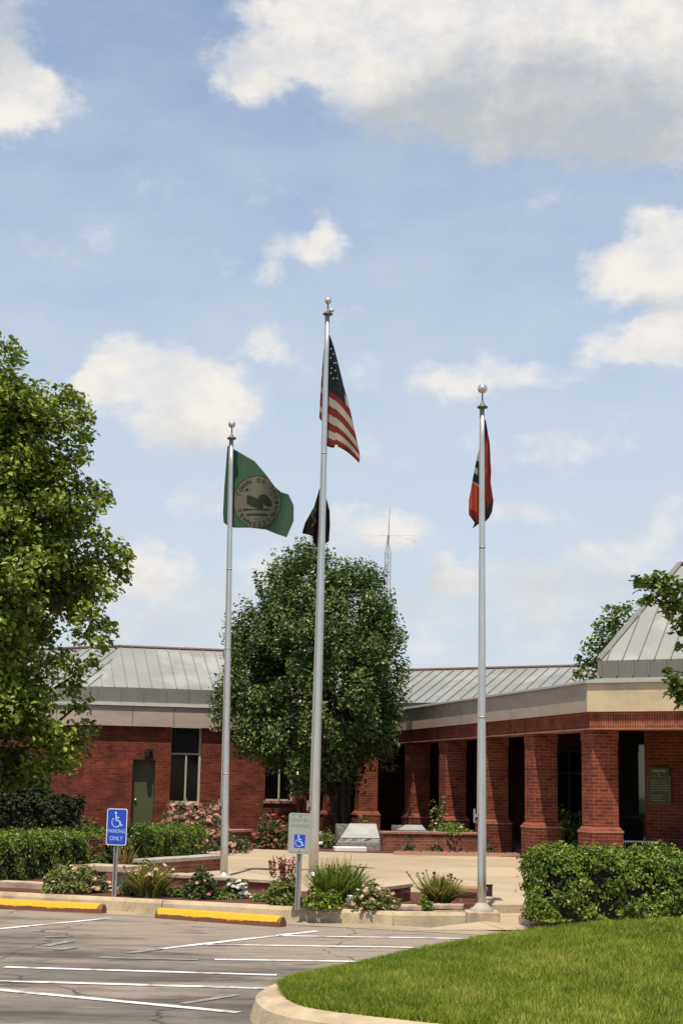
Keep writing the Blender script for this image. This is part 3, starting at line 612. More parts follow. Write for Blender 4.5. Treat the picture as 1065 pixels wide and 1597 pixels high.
# windows: dark spandrel panel above, two panes in a pale frame
def window(a0, a1, z0, head):
    zt = head; fr = MB(); y0, y1 = WB + .12, WB + .18; fw = .045; mid = (a0 + a1) / 2 + .02
    fr.box(a0 + .001, a0 + fw * .6, y0, y1, z0, ZB); fr.box(a1 - fw * 1.4, a1 - .001, y0, y1, z0, ZB)
    fr.box(mid - fw / 2, mid + fw / 2, y0, y1, z0 + fw, zt)
    fr.box(a0 + fw * .6, a1 - fw * 1.4, y0, y1, z0, z0 + fw); fr.box(a0 + fw * .6, a1 - fw * 1.4, y0, y1, zt, zt + fw)
    w = fr.build('window', M['frame'], B)
    p = MB(); p.box(a0 + fw * .6, a1 - fw * 1.4, y0 + .025, y0 + .035, z0 + fw, zt); p.build('pane', M['glass'], w)
    s_ = MB(); s_.box(a0 + fw * .6, a1 - fw * 1.4, y0 + .01, y0 + .05, zt + fw, ZB); s_.build('spandrel_panel', M['bronze'], w)
    sl_ = MB(); sl_.box(a0 - .04, a1 + .04, WB - .04, WB + .12, z0 - .07, z0 - .001); sl_.build('sill', M['brickcap'], w)
_, h1 = onb(290, 1177, WB); _, h2 = onb(435, 1177, WB)
window(w10, w11, w1z, h1); window(w20, w21, w2z, h2)
# --- fascia, flashing, roof skirt: along return, left wing, colonnade, pavilion
gv = Vector((math.cos(R(-45)), math.sin(R(-45))))    # pavilion front direction
path = [Vector((eL, LF)) + bl * 9, Vector((eL, LF)), Vector((0, LF)), Vector((0, 0)), gv * 9]
def band(path, d0, z0, d1, z1, mi, mb, sel=None):
    a_ = offset(path, d0); b_ = offset(path, d1)
    for i in range(len(path) - 1):
        if sel and i not in sel: continue
        mb.poly([(*a_[i], z0), (*a_[i + 1], z0), (*b_[i + 1], z1), (*b_[i], z1)], mi)
fa = MB(); 
band(path, 0, ZB, 0, ZT, 0, fa, (0, 1, 2)); band(path, 0, ZB, 0, ZT, 1, fa, (3,)); band(path, .14, ZB, 0, ZB, 0, fa); band(path, 0, ZT, .5, ZT, 0, fa)
for i in (0, 1):                                   # joints between the fascia panels of the left wing
    p, q = path[i], path[i + 1]; L_ = (q - p).length; d = (q - p).normalized(); n_ = Vector((-d.y, d.x))
    for j in range(1, int(L_ / 1.1)):
        c = p + d * (1.12 * j); a_, b_ = c - d * .007, c + d * .007
        fa.prism([a_ - n_ * .004, b_ - n_ * .004, b_ + n_ * .05, a_ + n_ * .05], ZB + .01, ZT - .01, 2)
fa.build('fascia', [M['fascia'], M['fascia_lit'], M['soffit']], B)
fl = MB(); band(path, -.05, ZT + .004, -.03, ZT + .05, 0, fl); band(path, -.03, ZT + .05, .32, ZT + .12, 0, fl); band(path, .1, ZT + .004, -.05, ZT + .004, 0, fl)
fl.build('gutter', M['flash'], B)
sk_ = MB(); band(path, .30, ZT + .08, .30, 4.13, 0, sk_, (0, 1)); ss = sk_
for i in (0, 1):
    a_ = offset(path, .30); p, q = a_[i], a_[i + 1]; L_ = (q - p).length; d = (q - p).normalized(); n_ = Vector((-d.y, d.x)); k = int(L_ / .62)
    for j in range(k + 1):
        c = p + d * (.62 * j + .05); ss.prism([c - d * .012 - n_ * .03, c + d * .012 - n_ * .03, c + d * .012, c - d * .012], ZT + .12, 4.13, 1)
sk_.build('roof_skirt', [M['skirt'], M['seam']], B)
# flat roof deck behind the parapets so that light does not fall into the rooms
dk = MB(); o3 = offset(path, .4)
dk.poly([(*o3[1], ZT + .08), (*o3[2], ZT + .08), (2.2, LF + .4, ZT + .08), (9, LF + 8, ZT + .08), (*(o3[1] + Vector((0, 9))), ZT + .08), (*o3[0], ZT + .08)])
dk.poly([(*o3[3], ZT + .08), (*o3[4], ZT + .08), (14, LF + 8, ZT + .08), (9, LF + 8, ZT + .08), (2.2, LF + .4, ZT + .08), (*o3[2], ZT + .08)])
dk.build('flat_roof', M['skirt'], B)
# sloped metal roofs with standing seams
def roof_plane(name, e0, e1, r0, r1, step=.34, cap=True, t0=0.0):
    e0, e1, r0, r1 = map(Vector, (e0, e1, r0, r1)); s = MB(); s.poly([e0, e1, r1, r0]); d = (e1 - e0).normalized(); nrm = d.cross(r0 - e0 if (r0 - e0).length > .1 else r1 - e0).normalized()
    if nrm.z < 0: nrm = -nrm
    up = nrm.cross(d).normalized()
    if up.z < 0: up = -up
    H = (r0 - e0).dot(up); u0 = (r0 - e0).dot(d); u1 = (r1 - e0).dot(d); W_ = (e1 - e0).length
    k = 0; u = t0
    lo, hi = min(0, u0), max(W_, u1)
    u = lo + step * .5
    while u < hi:
        # clip the line at this u against the trapezoid
        t0_ = 0.0; t1_ = 1.0
        if u < 0 or u < u0:
            f = (u - 0) / (u0 - 0) if abs(u0) > 1e-6 else 0
            if u0 > 0: t1_ = min(t1_, f)
            else: t0_ = max(t0_, f)
        if u > W_ or u > u1:
            f = (u - W_) / (u1 - W_) if abs(u1 - W_) > 1e-6 else 1
            if u1 < W_: t1_ = min(t1_, f)
            else: t0_ = max(t0_, f)
        if t1_ - t0_ > .04:
            p = e0 + d * u + up * H * t0_; q = e0 + d * u + up * H * t1_
            w = d * .0075; hgt = nrm * .032
            s.mesh([p - w, p + w, q + w, q - w, p - w + hgt, p + w + hgt, q + w + hgt, q - w + hgt], [(4, 5, 6, 7), (0, 1, 5, 4), (1, 2, 6, 5), (2, 3, 7, 6), (3, 0, 4, 7)], 1)
        u += step
    ro = s.build(name, [M['roof'], M['seam']], B)
    if cap:
        c = MB(); c.tube([r0 + Vector((0, 0, .02)), r1 + Vector((0, 0, .02))], .05, 6); c.build('ridge_cap', M['ridge'], ro)
    return ro
sk0 = offset(path, .30)
RISE, RUN = 1.35, 2.1
HC = sk0[1]
hipdir = ((bl * -1).normalized() * 0 + Vector((.38, .92)))
ZR = 4.13 + RISE
# bevel roof (45 degrees) behind the colonnade, a little lower than the left wing's
bd = Vector((math.cos(R(-45)), math.sin(R(-45)))); bn = Vector((-bd.y, bd.x))     # bn into the building
rb_ = LF + .3 + RUN; ZR = 5.40; XR = .6
Rl0 = Vector((HC.x + RUN * .41, rb_))
roof_plane('roof', (*HC, 4.13), (XR, LF + .3, 4.13), (*Rl0, ZR), (XR, rb_, ZR))
q0 = sk0[0]; roof_plane('roof', (*q0, 4.13), (*HC, 4.13), (*(q0 + Vector((RUN * .71, RUN * .71))), ZR), (*Rl0, ZR))
Rr0 = BI @ ap(640, 1046, 47.0); zr = Rr0.z; RX = Vector((Rr0.x, Rr0.y)) - bd * 2.4; ZE2 = 3.97
be0 = RX - bn * 2.6; roof_plane('roof', (*be0, ZE2), (*(be0 + bd * 16), ZE2), (*RX, zr), (*(RX + bd * 16), zr))
bw = MB(); bw.wallbox(be0 + bn * .05, be0 + bd * 16 + bn * .05, .2, ZT, ZE2 - .01); bw.build('roof_skirt', M['skirt'], B)
# pavilion roof over the front corner
pk = offset(path, .32)
K0 = pk[3]; K1 = K0 + gv * 8.5; Kb = K0 + Vector((.60, .80)) * 6.0
ZP0, ZP1 = ZT + .10, 4.08
ps = MB(); ps.poly([(*K0, ZP0), (*K1, ZP0), (*K1, ZP1), (*K0, ZP1)]); ps.poly([(*Kb, ZP0), (*K0, ZP0), (*K0, ZP1), (*Kb, ZP1)])
for j in range(26):
    c = K0 + gv * (.05 + .32 * j); n_ = Vector((gv.y, -gv.x)); ps.prism([c - gv * .013, c - gv * .013 + n_ * .03, c + gv * .013 + n_ * .03, c + gv * .013], ZP0 + .06, ZP1, 1)
ps.build('roof_skirt', [M['skirt'], M['seam']], B)
apx = BI @ ap(1058, 881, (BM @ Vector((*K0, 0))).y + 1.5)
hipd = (BI.to_3x3() @ Vector((.79, .61, 0))).xy.normalized(); 
mh = 2.45; A0 = K0 + hipd * mh; A1 = A0 + gv * 3.5; Ab = A0 + Vector((.60, .80)) * 3.0
WA = BM @ Vector((*A0, 0)); za = EYE + ray(1058, 881).z / ray(1058, 881).y * WA.y
roof_plane('roof', (*K0, ZP1), (*K1, ZP1), (*A0, za), (*A1, za), .32)
roof_plane('roof', (*Kb, ZP1), (*K0, ZP1), (*Ab, za), (*A0, za), .32)
hc = MB(); hc.tube([(*K0, ZP1 + .02), (*A0, za + .02)], .06, 6); hc.tube([(*K0, ZP0 + .05), (*K0, ZP1 + .02)], .03, 6); hc.build('hip_cap', M['flash'], B)
# back faces of the pavilion roof
pb = MB(); pb.poly([(*Ab, za), (*A0, za), (*A1, za), (*(A1 + Vector((3, 3))), ZP1), (*(Kb + Vector((4, 2))), ZP1), (*Kb, ZP1)]); pb.build('roof', M['roof'], B)
# --- colonnade: beam, columns, walls behind
ZBM = 2.77
beam = MB(); b0 = offset(path, .06); b1 = offset(path, .56)
for i in (2,): beam.prism([b0[2], b0[3], b1[3], b1[2]], ZBM, ZB - .002)
beam.box(wend + .01, .04, LF + .06, LF + .56, ZBM, ZB - .003)
beam.build('brick_beam', M['brick_beam'], B)
bf = MB(); bf.prism([b0[3] + gv * .002, b0[4], b1[4], b1[3] + gv * .002], ZBM, ZB - .002); 
so_ = bf.build('brick_beam', M['brick_soldier'], B)
li = MB(); 
c0_, c1_ = offset(path, .045), offset(path, .575)
for i in (2, 3): li.prism([c0_[i], c0_[i + 1], c1_[i + 1], c1_[i]], ZBM - .025, ZBM - .001)
li.build('lintel', M['brickcap'], B)
sf = MB(); s1 = offset(path, .5)
sf.poly([(.1, LF, ZB - .01), (.1, .3, ZB - .01), (*(gv * 9 + Vector((.3, .3))), ZB - .01), (14, LF + 3, ZB - .01), (6, LF + 3, ZB - .01)]); sf.poly([(wend, LF + .1, ZB - .012), (.12, LF + .1, ZB - .012), (6, LF + 3.2, ZB - .012), (wend, LF + 3.2, ZB - .012)])
sf.build('soffit', M['soffit'], B)
def column(a, b, ang=0.0, w=.53, name='column'):
    c = Vector((a, b)); m_ = Matrix.Translation((a, b, 0)) @ Matrix.Rotation(ang, 4, 'Z')
    e = w / 2; k = MB()
    k.box(-e, e, -e, e, .93, ZBM - .03)
    k.box(-e - .012, e + .012, -e - .012, e + .012, ZBM - .24, ZBM - .028)
    o = k.build(name, M['brick_col'], B, bevel=.006); o.matrix_local = m_
    f = e + .06; p = MB(); p.box(-f, f, -f, f, PZ - .05, .84)
    p.mesh([(-f, -f, .84), (f, -f, .84), (f, f, .84), (-f, f, .84), (-e, -e, .92), (e, -e, .92), (e, e, .92), (-e, e, .92)], [(0, 1, 5, 4), (1, 2, 6, 5), (2, 3, 7, 6), (3, 0, 4, 7), (4, 5, 6, 7)], 0)
    q = p.build('column_base', M['brick_col'], o)
    r = MB(); r.box(-f - .012, f + .012, -f - .012, f + .012, .80, .835); r.build('ledge', M['brickcap'], q)
    return o
for k in range(5): column(.36 + (.05 if k == 0 else 0), .36 + 2.9 * k)
pc = gv * 4.6 + Vector((.3, .3)); column(pc.x, pc.y, R(-45)); pc = gv * 8.3 + Vector((.3, .3)); column(pc.x, pc.y, R(-45))
for px in (520, 570):
    a_, _ = onb(px, 1280, LF + .36); column(a_, LF + .36)
# dark glazed walls behind the walkway
bw = MB(); bw.box(4.4, 4.6, -2.0, LF + 3.4, 0, ZB); bw.box(wend, 4.6, LF + 3.2, LF + 3.4, 0, ZB - .02); bw.build('inner_wall', M['brick_in'], B)
for k in range(6):                               # framed glazing between brick strips of the inner wall
    y = .6 + 2.4 * k; fw = MB()
    for (ya, yb, za_, zb_) in ((y, y + 1.9, .16, .24), (y, y + 1.9, 2.58, 2.66), (y, y + .07, .24, 2.58), (y + 1.83, y + 1.9, .24, 2.58), (y + .92, y + .98, .24, 2.58), (y + .07, y + .92, 2.0, 2.06), (y + .98, y + 1.83, 2.0, 2.06)): fw.box(4.31, 4.395, ya, yb, za_, zb_)
    fo = fw.build('shopfront', M['frame_dark'], B)
    for ya, yb in ((y + .07, y + .92), (y + .98, y + 1.83)):
        pn_ = MB(); pn_.box(4.35, 4.37, ya, yb, .24, 2.58); pn_.build('pane', M['glass_porch'], fo)
ip = [loc(1006, 1300, .25), loc(1085, 1300, .25)]
pier0 = BI @ ap(1006, 1290, 33.2); pier1 = BI @ ap(1075, 1290, 32.6)
pdv = (pier1 - pier0); pang = math.atan2(pdv.y, pdv.x); pr_ = MB(); pr_.box(0, pdv.xy.length, 0, .6, 0, ZB - .015); pr_ = pr_.build('brick_pier', M['brick_col'], B); pr_.location = (pier0.x, pier0.y, 0); pr_.rotation_euler = (0, 0, pang)
p2 = BI @ ap(966, 1290, 35.5); p3 = BI @ ap(1012, 1290, 35.2)
gd = MB(); gd.wallbox((p2.x, p2.y), (p3.x, p3.y), .06, PZ, 2.9); gp_ = gd.build('entrance_glass', M['glass_porch'], B)
gf = MB(); gf.wallbox((p2.x - .02, p2.y - .04), (p3.x, p3.y - .04), .03, 1.0, 1.05); gf.build('push_rail', M['bronze'], gp_)
# sign board hung on the pier
s0 = BI @ ap(1012, 1225, 32.9); s1_ = BI @ ap(1046, 1225, 32.55)
w0, w1 = ap(1012, 1253, 33.05), ap(1046, 1197, 32.7)
dv = (BM @ pier1.to_3d() - BM @ pier0.to_3d()); yaw = math.atan2(dv.y, dv.x)
wx = (BM @ pier0).lerp(BM @ pier1, (1029 - 1006) / 69.0)
NB = thing('notice_board', 'tall olive green notice board with faint lettering on the shaded brick pier', 'sign', (wx.x, wx.y - .03, EYE), yaw)
z0n, z1n = ap(1029, 1253, wx.y).z - EYE, ap(1029, 1197, wx.y).z - EYE
nbm = MB(); nbm.box(-.24, .24, -.03, .0, z0n, z1n); nbm.build('panel', M['door'], NB, bevel=.005)
fr = MB(); fr.box(-.26, -.24, -.045, 0, z0n, z1n - .2); fr.box(.24, .26, -.045, 0, z0n, z1n - .2); fr.box(-.26, .26, -.045, 0, z0n - .02, z0n - .001); fr.box(-.26, .26, -.045, -.031, z1n - .2, z1n - .185)
fr.build('frame', plain('lime', (0.16, 0.20, 0.05)), NB)
LT = plain('lime_text', (0.30, 0.32, 0.16))
for k, wd in enumerate((.3, .34, .36, .36, .34, 0, .28, .2, .3)):
    if wd:
        z = z1n - .27 - .052 * k; x = -.19; lt = MB()
        while x < -.19 + wd: l = random.uniform(.03, .07); lt.box(x, x + l, -.036, -.031, z - .009, z + .009); x += l + .015
        lt.build('text_line', LT, NB)
lt = MB(); lt.box(-.15, .17, -.036, -.031, z1n - .09, z1n - .05); lt.mesh([(-.06, -.037, z1n - .1), (-.02, -.037, z1n - .12), (.06, -.037, z1n - .2), (.03, -.037, z1n - .215)], [(0, 1, 2, 3)])
lt.build('heading', LT, NB)
# slatted bench inside the portico
bp_ = ap(988, 1300, 32.0); BN = thing('bench', 'pale slatted bench in the shadow behind the corner column', 'bench', (bp_.x, bp_.y, PZ), R(-12))
for k in range(5):
    s_ = MB(); s_.box(-.5, .5, -.2 + .085 * k, -.2 + .085 * k + .06, .42, .45); s_.build('slat', M['white'], BN)
for x in (-.42, .42):
    s_ = MB(); s_.box(x - .03, x + .03, -.18, .2, 0, .419); s_.build('leg', M['black'], BN)

# ------------------------------------------------------------------ flagpoles
def flagpole(name, label, bpx, tpx, Y, r0, r1, bands, base='flare'):
    b_ = ap(bpx[0], bpx[1], Y); b_.z = PZ; t_ = ap(tpx[0], tpx[1], Y)      # t_: truck below the ball
    o = thing(name, label, 'flagpole', b_, 0, 'flagpoles in front of the brick building'); v = t_ - b_; H = v.length
    rot = Vector((0, 0, 1)).rotation_difference(v.normalized()); o.rotation_euler = rot.to_euler()
    s = MB(); n = 14
    s.tube([(0, 0, H * i / n) for i in range(n + 1)], [r0 + (r1 - r0) * max(0, (i / n - .1) / .9) ** 1.15 for i in range(n + 1)], 20); s.build('shaft', M['alu'], o, True)
    for z in bands:
        c = MB(); rr = r0 + (r1 - r0) * (z / H); c.tube([(0, 0, z - .012), (0, 0, z + .012)], rr + .004, 20); c.build('joint_ring', M['galv'], o, True)
    tk = MB(); tk.lathe([(r1 * .9, -.04), (r1 * 1.0, 0), (r1 * 2.5, .014), (r1 * 2.6, .032), (r1 * 1.5, .048), (r1 * .75, .08), (r1 * .36, .11), (r1 * .34, .2), (0, .21)], n=20); k = tk.build('truck', M['alu_dark'], o, True); k.location = (0, 0, H)
    if base == 'pulley':
        p = MB(); p.lathe([(0, -.03), (.035, -.02), (.045, 0), (.035, .03), (0, .04)], n=14); p = p.build('pulley', M['ball'], o, True); p.location = (.07, -.02, H + .08)
    bl_ = MB(); rad = .062; bl_.lathe([(rad * math.sin(math.pi * i / 14) + 1e-4, -rad * math.cos(math.pi * i / 14)) for i in range(15)], n=24); k = bl_.build('ball_finial', M['ball'], o, True); k.location = (0, 0, H + .21 + rad * .9)
    rp = MB(); rp.tube([(-r0 * 1.1, -.015, 1.1), (-(r1 + (r0 - r1) * .3) * 1.15, 0.0, H * .6), (-r1 * 1.2, 0, H)], .006, 6); rp.build('halyard', M['rope'], o)
    c = MB(); c.box(-r0 - .035, -r0, -.03, .03, 1.1, 1.14); c.box(-r0 - .05, -r0 - .03, -.02, .02, 1.04, 1.2); c.build('cleat', M['galv'], o)
    if base == 'block':
        f = MB(); f.lathe([(.14, -.0), (.14, .03), (.10, .05), (r0 + .012, .09), (r0, .10)], n=24); f.build('base_flange', M['concrete'], o, True); q = MB(); q.box(-.2, .2, -.19, .22, -.17, .004); q.build('footing', M['capstone'], o, bevel=.015)
    else:
        f = MB(); f.lathe([(r0 + .06, 0), (r0 + .055, .02), (r0 + .015, .04), (r0, .06)], n=24); f.build('base_flange', M['alu'], o, True)
    return o
YL = gp(349, 1367, PZ).y; YM = gp(488, 1366, PZ).y; YR = gp(751, 1421, PZ).y
flagpole('flagpole', 'silver flagpole left of the tallest one, flying the green seal flag', (349.5, 1367), (361.5, 686), YL, .060, .030, (1.6, 3.6, 4.9))
flagpole('flagpole', 'tallest silver flagpole, flying the striped flag above a black flag', (488.5, 1366), (511, 492), YM, .080, .034, (2.7, 4.7, 5.6, 7.0), 'pulley')
flagpole('flagpole', 'silver flagpole on a round base by the ramp, limp orange red flag on top', (751, 1421), (752, 638), YR, .052, .026, (2.3, 4.4), 'block')

# ------------------------------------------------------------------ flags
def lerp_path(P, n):
    P = [np.array(p, float) for p in P]; d = [0]
    for i in range(1, len(P)): d.append(d[-1] + np.linalg.norm(P[i] - P[i - 1]))
    # Catmull-like smoothing by interpolation of both coordinates
    t = np.linspace(0, d[-1], n); return np.stack([np.interp(t, d, [p[k] for p in P]) for k in (0, 1)], 1)
def coons(top, bot, lef, rig, nu, nv):
    T_, B_ = lerp_path(top, nu + 1), lerp_path(bot, nu + 1); L_, R_ = lerp_path(lef, nv + 1), lerp_path(rig, nv + 1)
    u = np.linspace(0, 1, nu + 1)[:, None, None]; v = np.linspace(0, 1, nv + 1)[None, :, None]
    S = (1 - v) * T_[:, None] + v * B_[:, None] + (1 - u) * L_[None] + u * R_[None]
    S -= (1 - u) * (1 - v) * T_[0] + u * (1 - v) * T_[-1] + (1 - u) * v * B_[0] + u * v * B_[-1]
    return S
def sheet(name, S, depth, design, mats, parent):
    nu, nv = S.shape[0] - 1, S.shape[1] - 1; mb = MB()
    vs = [ap(S[i, j, 0], S[i, j, 1], depth(S[i, j, 0], S[i, j, 1], i / nu, j / nv)) - parent.location for i in range(nu + 1) for j in range(nv + 1)]
    mb.v = [tuple(v) for v in vs]
    for i in range(nu):
        for j in range(nv):
            a_ = i * (nv + 1) + j; mb.f.append((a_, a_ + 1, a_ + nv + 2, a_ + nv + 1))
            c = (S[i, j] + S[i + 1, j + 1]) / 2; mb.m.append(design(c[0], c[1], (i + .5) / nu, (j + .5) / nv))
    o = mb.build(name, mats, parent, True, solid=.004); return o
# green seal flag
def green_flag():
    dep = lambda x, y, s, w: YL + .11 + .15 * math.sin((x - 349) / 110 * 7.5 + (y - 700) / 140 * 2.0) * min(1, max(0, (x - 352) / 40)) + .10 * max(0, (x - 362) / 100)
    F = thing('flag', 'dark green flag with a round tan seal on the left pole', 'flag', ap(362, 707, YL))
    S = coons([(352, 700), (366, 707), (395, 722), (412, 740), (428, 760), (438, 768), (450, 771)], [(349, 815), (354, 819), (365, 823), (390, 823), (415, 826), (432, 833), (447, 838)],
              [(355, 695), (350, 760), (348, 800), (349, 815)], [(450, 771), (458, 788), (458, 812), (447, 838)], 150, 150)
    cx, cy = 401, 783
    def des(x, y, s, w):
        X, Y_ = (x - cx) / 37.5, (y - cy) / 41.5; r = math.hypot(X, Y_)
        if r > 1: return 0
        if r > .96: return 2
        if r < .66:
            if -.42 < X < .25 and abs(Y_ - (.05 + .35 * X)) < .20 * (1 - (X + .1) ** 2 * 2): return 2         # dark hills
            if .05 < X < .62 and abs(Y_ - (-.18 + .55 * (X - .05) ** 1.3)) < .20 * math.sin((X - .02) * 4.6): return 2  # tree mass
            if Y_ > .25 and math.sin(((Y_ - .10 * X * X) * 30)) > .25 and X < .5: return 2                     # furrows
            if -.62 < X < -.35 and -.52 < Y_ < -.40: return 2
        return 1
    sheet('cloth', S, dep, des, [M['c_green'], M['c_seal'], M['c_dark']], F)
    lt = MB()
    def letter(ch, ang, rx, ry, up):
        vs, fs = text_mesh(ch, 9.0); a_ = R(ang); X, Y_ = cx + rx * math.cos(a_), cy - ry * math.sin(a_); th = (a_ - math.pi / 2) if up else (a_ + math.pi / 2)
        out = []
        for v in vs:
            x = X + v.x * math.cos(th) - v.y * math.sin(th); y = Y_ - (v.x * math.sin(th) + v.y * math.cos(th))
            out.append(ap(x, y, dep(x, y, 0, 0) - .012) - F.location)
        lt = MB(); lt.mesh(out, fs); lt.build('letter', M['c_dark'], F, solid=.003)
    for i, ch in enumerate('TOWN OF SMYRNA'):
        if ch != ' ': letter(ch, 158 - i * 14.6, 30.5, 34.5, True)
    for i, ch in enumerate('TENNESSEE'): letter(ch, 202 + i * 15, 30.5, 34.5, False)
green_flag()
# striped flag, hanging folded back behind the pole
def striped():
    F = thing('flag', 'red and white striped flag with dark starred canton, highest in the photo', 'flag', ap(513, 525, YM))
    nu, nv = 40, 52; hx = lambda w: 513 - 4 * w
    ws = [0, .1, .3, .45, .6, .74, .88, 1.0]; Rx = [514.5, 522, 536, 545.5, 553, 559.5, 561.5, 560]; Ry = [523, 545, 601, 637, 671, 700, 713, 722]
    S = np.zeros((nu + 1, nv + 1, 2))
    for i in range(nu + 1):
        for j in range(nv + 1):
            s, w = i / nu, j / nv; y0 = 523 + 170 * w; rx, ry = np.interp(w, ws, Rx), np.interp(w, ws, Ry)
            S[i, j] = (hx(w) * (1 - s) + rx * s, y0 * (1 - s) + ry * s - 7 * math.sin(s * math.pi) * w * (1 if s > .25 else .4))
    S[:, :, 0] -= 4 * np.maximum(0, 1 - np.linspace(0, 1, nu + 1)[:, None] * 4)
    S[:14, nv, 1] += np.array([0, 1, 2, 2.5, 3, 3, 3, 3, 2.5, 1, -2, -6, -10, -12]) * .5
    dep = lambda x, y, s, w: YM + .10 + .07 * math.sin(s * 7 + w * 2) * w - .05 * s
    def des(x, y, s, w):
        if w < 7 / 13 * .9 and s < 1.25 - w * 1.0 + 0 * s: return 2
        return 0 if int(w * 13) % 2 == 0 else 1
    sheet('cloth', S, dep, des, [M['c_red'], M['c_white'], M['c_navy']], F)
    # folded back layer, its edge showing left of the pole
    S2 = coons([(515, 526), (508, 535), (505, 545)], [(556, 716), (530, 690), (500, 655), (498, 651)], [(515, 526), (536, 603), (558, 700), (556, 716)], [(505, 545), (503, 570), (500, 610), (498, 651)], 24, 40)
    sheet('cloth_fold', S2, lambda x, y, s, w: YM + .17 + .10 * math.sin(s * 3.1), lambda x, y, s, w: 2 if w < .35 else (0 if int(w * 11) % 3 else 1), [M['c_red'], M['c_white'], M['c_navy']], F)
    st = MB()
    for (x, y) in ((516, 544), (520, 552), (516, 558), (521, 566), (517, 574), (523, 578), (516, 582), (526, 590), (520, 590), (519, 536), (524, 566)):
        c = []
        for k in range(10):
            r_ = (1.9, .8)[k % 2]; g_ = R(90 + 36 * k); c.append(ap(x + r_ * math.cos(g_), y - r_ * math.sin(g_), YM + .0) - F.location)
        st = MB(); st.poly(c); st.build('star', M['c_white'], F, solid=.003)
striped()
def black_flag():
    F = thing('flag', 'small black flag hanging limp below the striped flag', 'flag', ap(500, 765, YM))
    S = coons([(500, 757), (505, 760), (508, 768)], [(489, 845), (493, 852), (498, 858)], [(498, 762), (490, 790), (476, 815), (471, 832), (487, 834), (489, 845)], [(508, 768), (506, 800), (503, 830), (498, 858)], 24, 50)
    dep = lambda x, y, s, w: YM + .11 + .04 * math.sin(x * .35 + y * .05)
    sheet('cloth', S, dep, lambda x, y, s, w: 1 if abs(x - (489 + 2.5 * math.sin(y * .35))) < 1.1 and 792 < y < 822 else 0, [M['c_black'], M['c_grey']], F)
    S = coons([(503, 765), (508, 775), (510, 781)], [(504, 846), (509, 847), (513, 844)], [(503, 765), (503, 800), (504, 846)], [(510, 781), (514, 796), (514.5, 820), (513, 844)], 12, 30)
    sheet('cloth_fold', S, lambda x, y, s, w: YM + .14 + .03 * math.sin(x * .8), lambda x, y, s, w: 1 if (785 < y < 794 and x > 510) else 0, [M['c_black'], M['c_dark']], F)
black_flag()
def orange_flag():
    F = thing('flag', 'orange red flag with navy disc and edge, drooping round the right pole', 'flag', ap(752, 655, YR))
    S = coons([(750, 650), (755, 652), (757, 656)], [(748, 812), (757, 813), (762, 808)], [(750, 650), (749, 740), (748, 812)], [(757, 656), (763, 690), (765.5, 735), (764.5, 752), (769, 780), (767, 798), (762, 808)], 16, 60)
    def d1(x, y, s, w):
        if y > 808 - (x - 752) * 1.9: return 2
        return 1 if (x < 760 and 690 < y < 780 and math.sin(x * 1.8) > .3) else 0
    sheet('cloth', S, lambda x, y, s, w: YR + .09 + .03 * math.sin(x * .5 + y * .03), d1, [M['c_red'], M['c_orange'], M['c_navy'], M['c_white']], F)
    S = coons([(747, 700), (751, 697), (755, 700)], [(737, 824), (741, 821), (752, 812)], [(747, 700), (741, 725), (736, 752), (731, 780), (731, 803), (740, 815), (737, 824)], [(755, 700), (754, 760), (752, 812)], 26, 80)
    def d2(x, y, s, w):
        v = y - (x - 745) * .55
        if v > 817 - 4: return 2
        if v < 719: return 3
        if v < 731: return 2
        if v < 741: return 3 if x < 745 else 2
        if v < 755: return 2
        if v < 758: return 3
        return 1 if (v < 800 and x < 744) else 0
    sheet('cloth_fold', S, lambda x, y, s, w: YR + .12 + .03 * math.sin(x * .45 + 1), d2, [M['c_red'], M['c_orange'], M['c_navy'], M['c_white']], F)
orange_flag()

# ------------------------------------------------------------------ parking signs
def strip2d(mb, pts, w, y, closed=False):
    P = [Vector(p) for p in pts]; n = len(P)
    for i in range(n if closed else n - 1):
        a_, b_ = P[i], P[(i + 1) % n]; d = (b_ - a_).normalized(); k = Vector((-d.y, d.x)) * w / 2; e = d * w * .3
        mb.poly([(v.x, y, v.y) for v in (a_ - k - e, b_ - k + e, b_ + k + e, a_ + k - e)])
def wheelchair(mb, cx, cz, s, y):
    arc = [(cx + s * (.30 * math.cos(R(t)) - .02), cz + s * (.30 * math.sin(R(t)) - .18)) for t in range(130, 375, 14)]
    strip2d(mb, arc, s * .075, y); strip2d(mb, [(cx - .05 * s, cz + .26 * s), (cx - .03 * s, cz - .06 * s), (cx + .19 * s, cz - .08 * s), (cx + .31 * s, cz - .38 * s), (cx + .41 * s, cz - .34 * s)], s * .095, y - .0003)
    strip2d(mb, [(cx - .04 * s, cz + .12 * s), (cx + .17 * s, cz + .11 * s)], s * .08, y - .0006)
    mb.poly([(cx - .07 * s + .085 * s * math.cos(R(t)), y, cz + .40 * s + .085 * s * math.sin(R(t))) for t in range(0, 360, 30)])
def rounded(w, h, r, n=5):
    return [(sx * (w / 2 - r) + r * math.cos(R(a0 + 90 * k / n)), sz * (h / 2 - r) + r * math.sin(R(a0 + 90 * k / n))) for sx, sz, a0 in ((1, 1, 0), (-1, 1, 90), (-1, -1, 180), (1, -1, 270)) for k in range(n + 1)]
def plate(mb, w, h, r, y0, y1, mi=0, cz=0):
    P = rounded(w, h, r); n = len(P)
    mb.mesh([(x, y0, z + cz) for x, z in P] + [(x, y1, z + cz) for x, z in P], [tuple(range(n)), tuple(range(n, 2 * n))[::-1]] + [(i, n + i, n + (i + 1) % n, (i + 1) % n) for i in range(n)], mi)
def addtext(mb, body, size, cx, cz, y, sxx=1.0, mi=1):
    vs, fs = text_mesh(body, size); mb.mesh([(cx + v.x * sxx, y, cz + v.y) for v in vs], fs, mi)
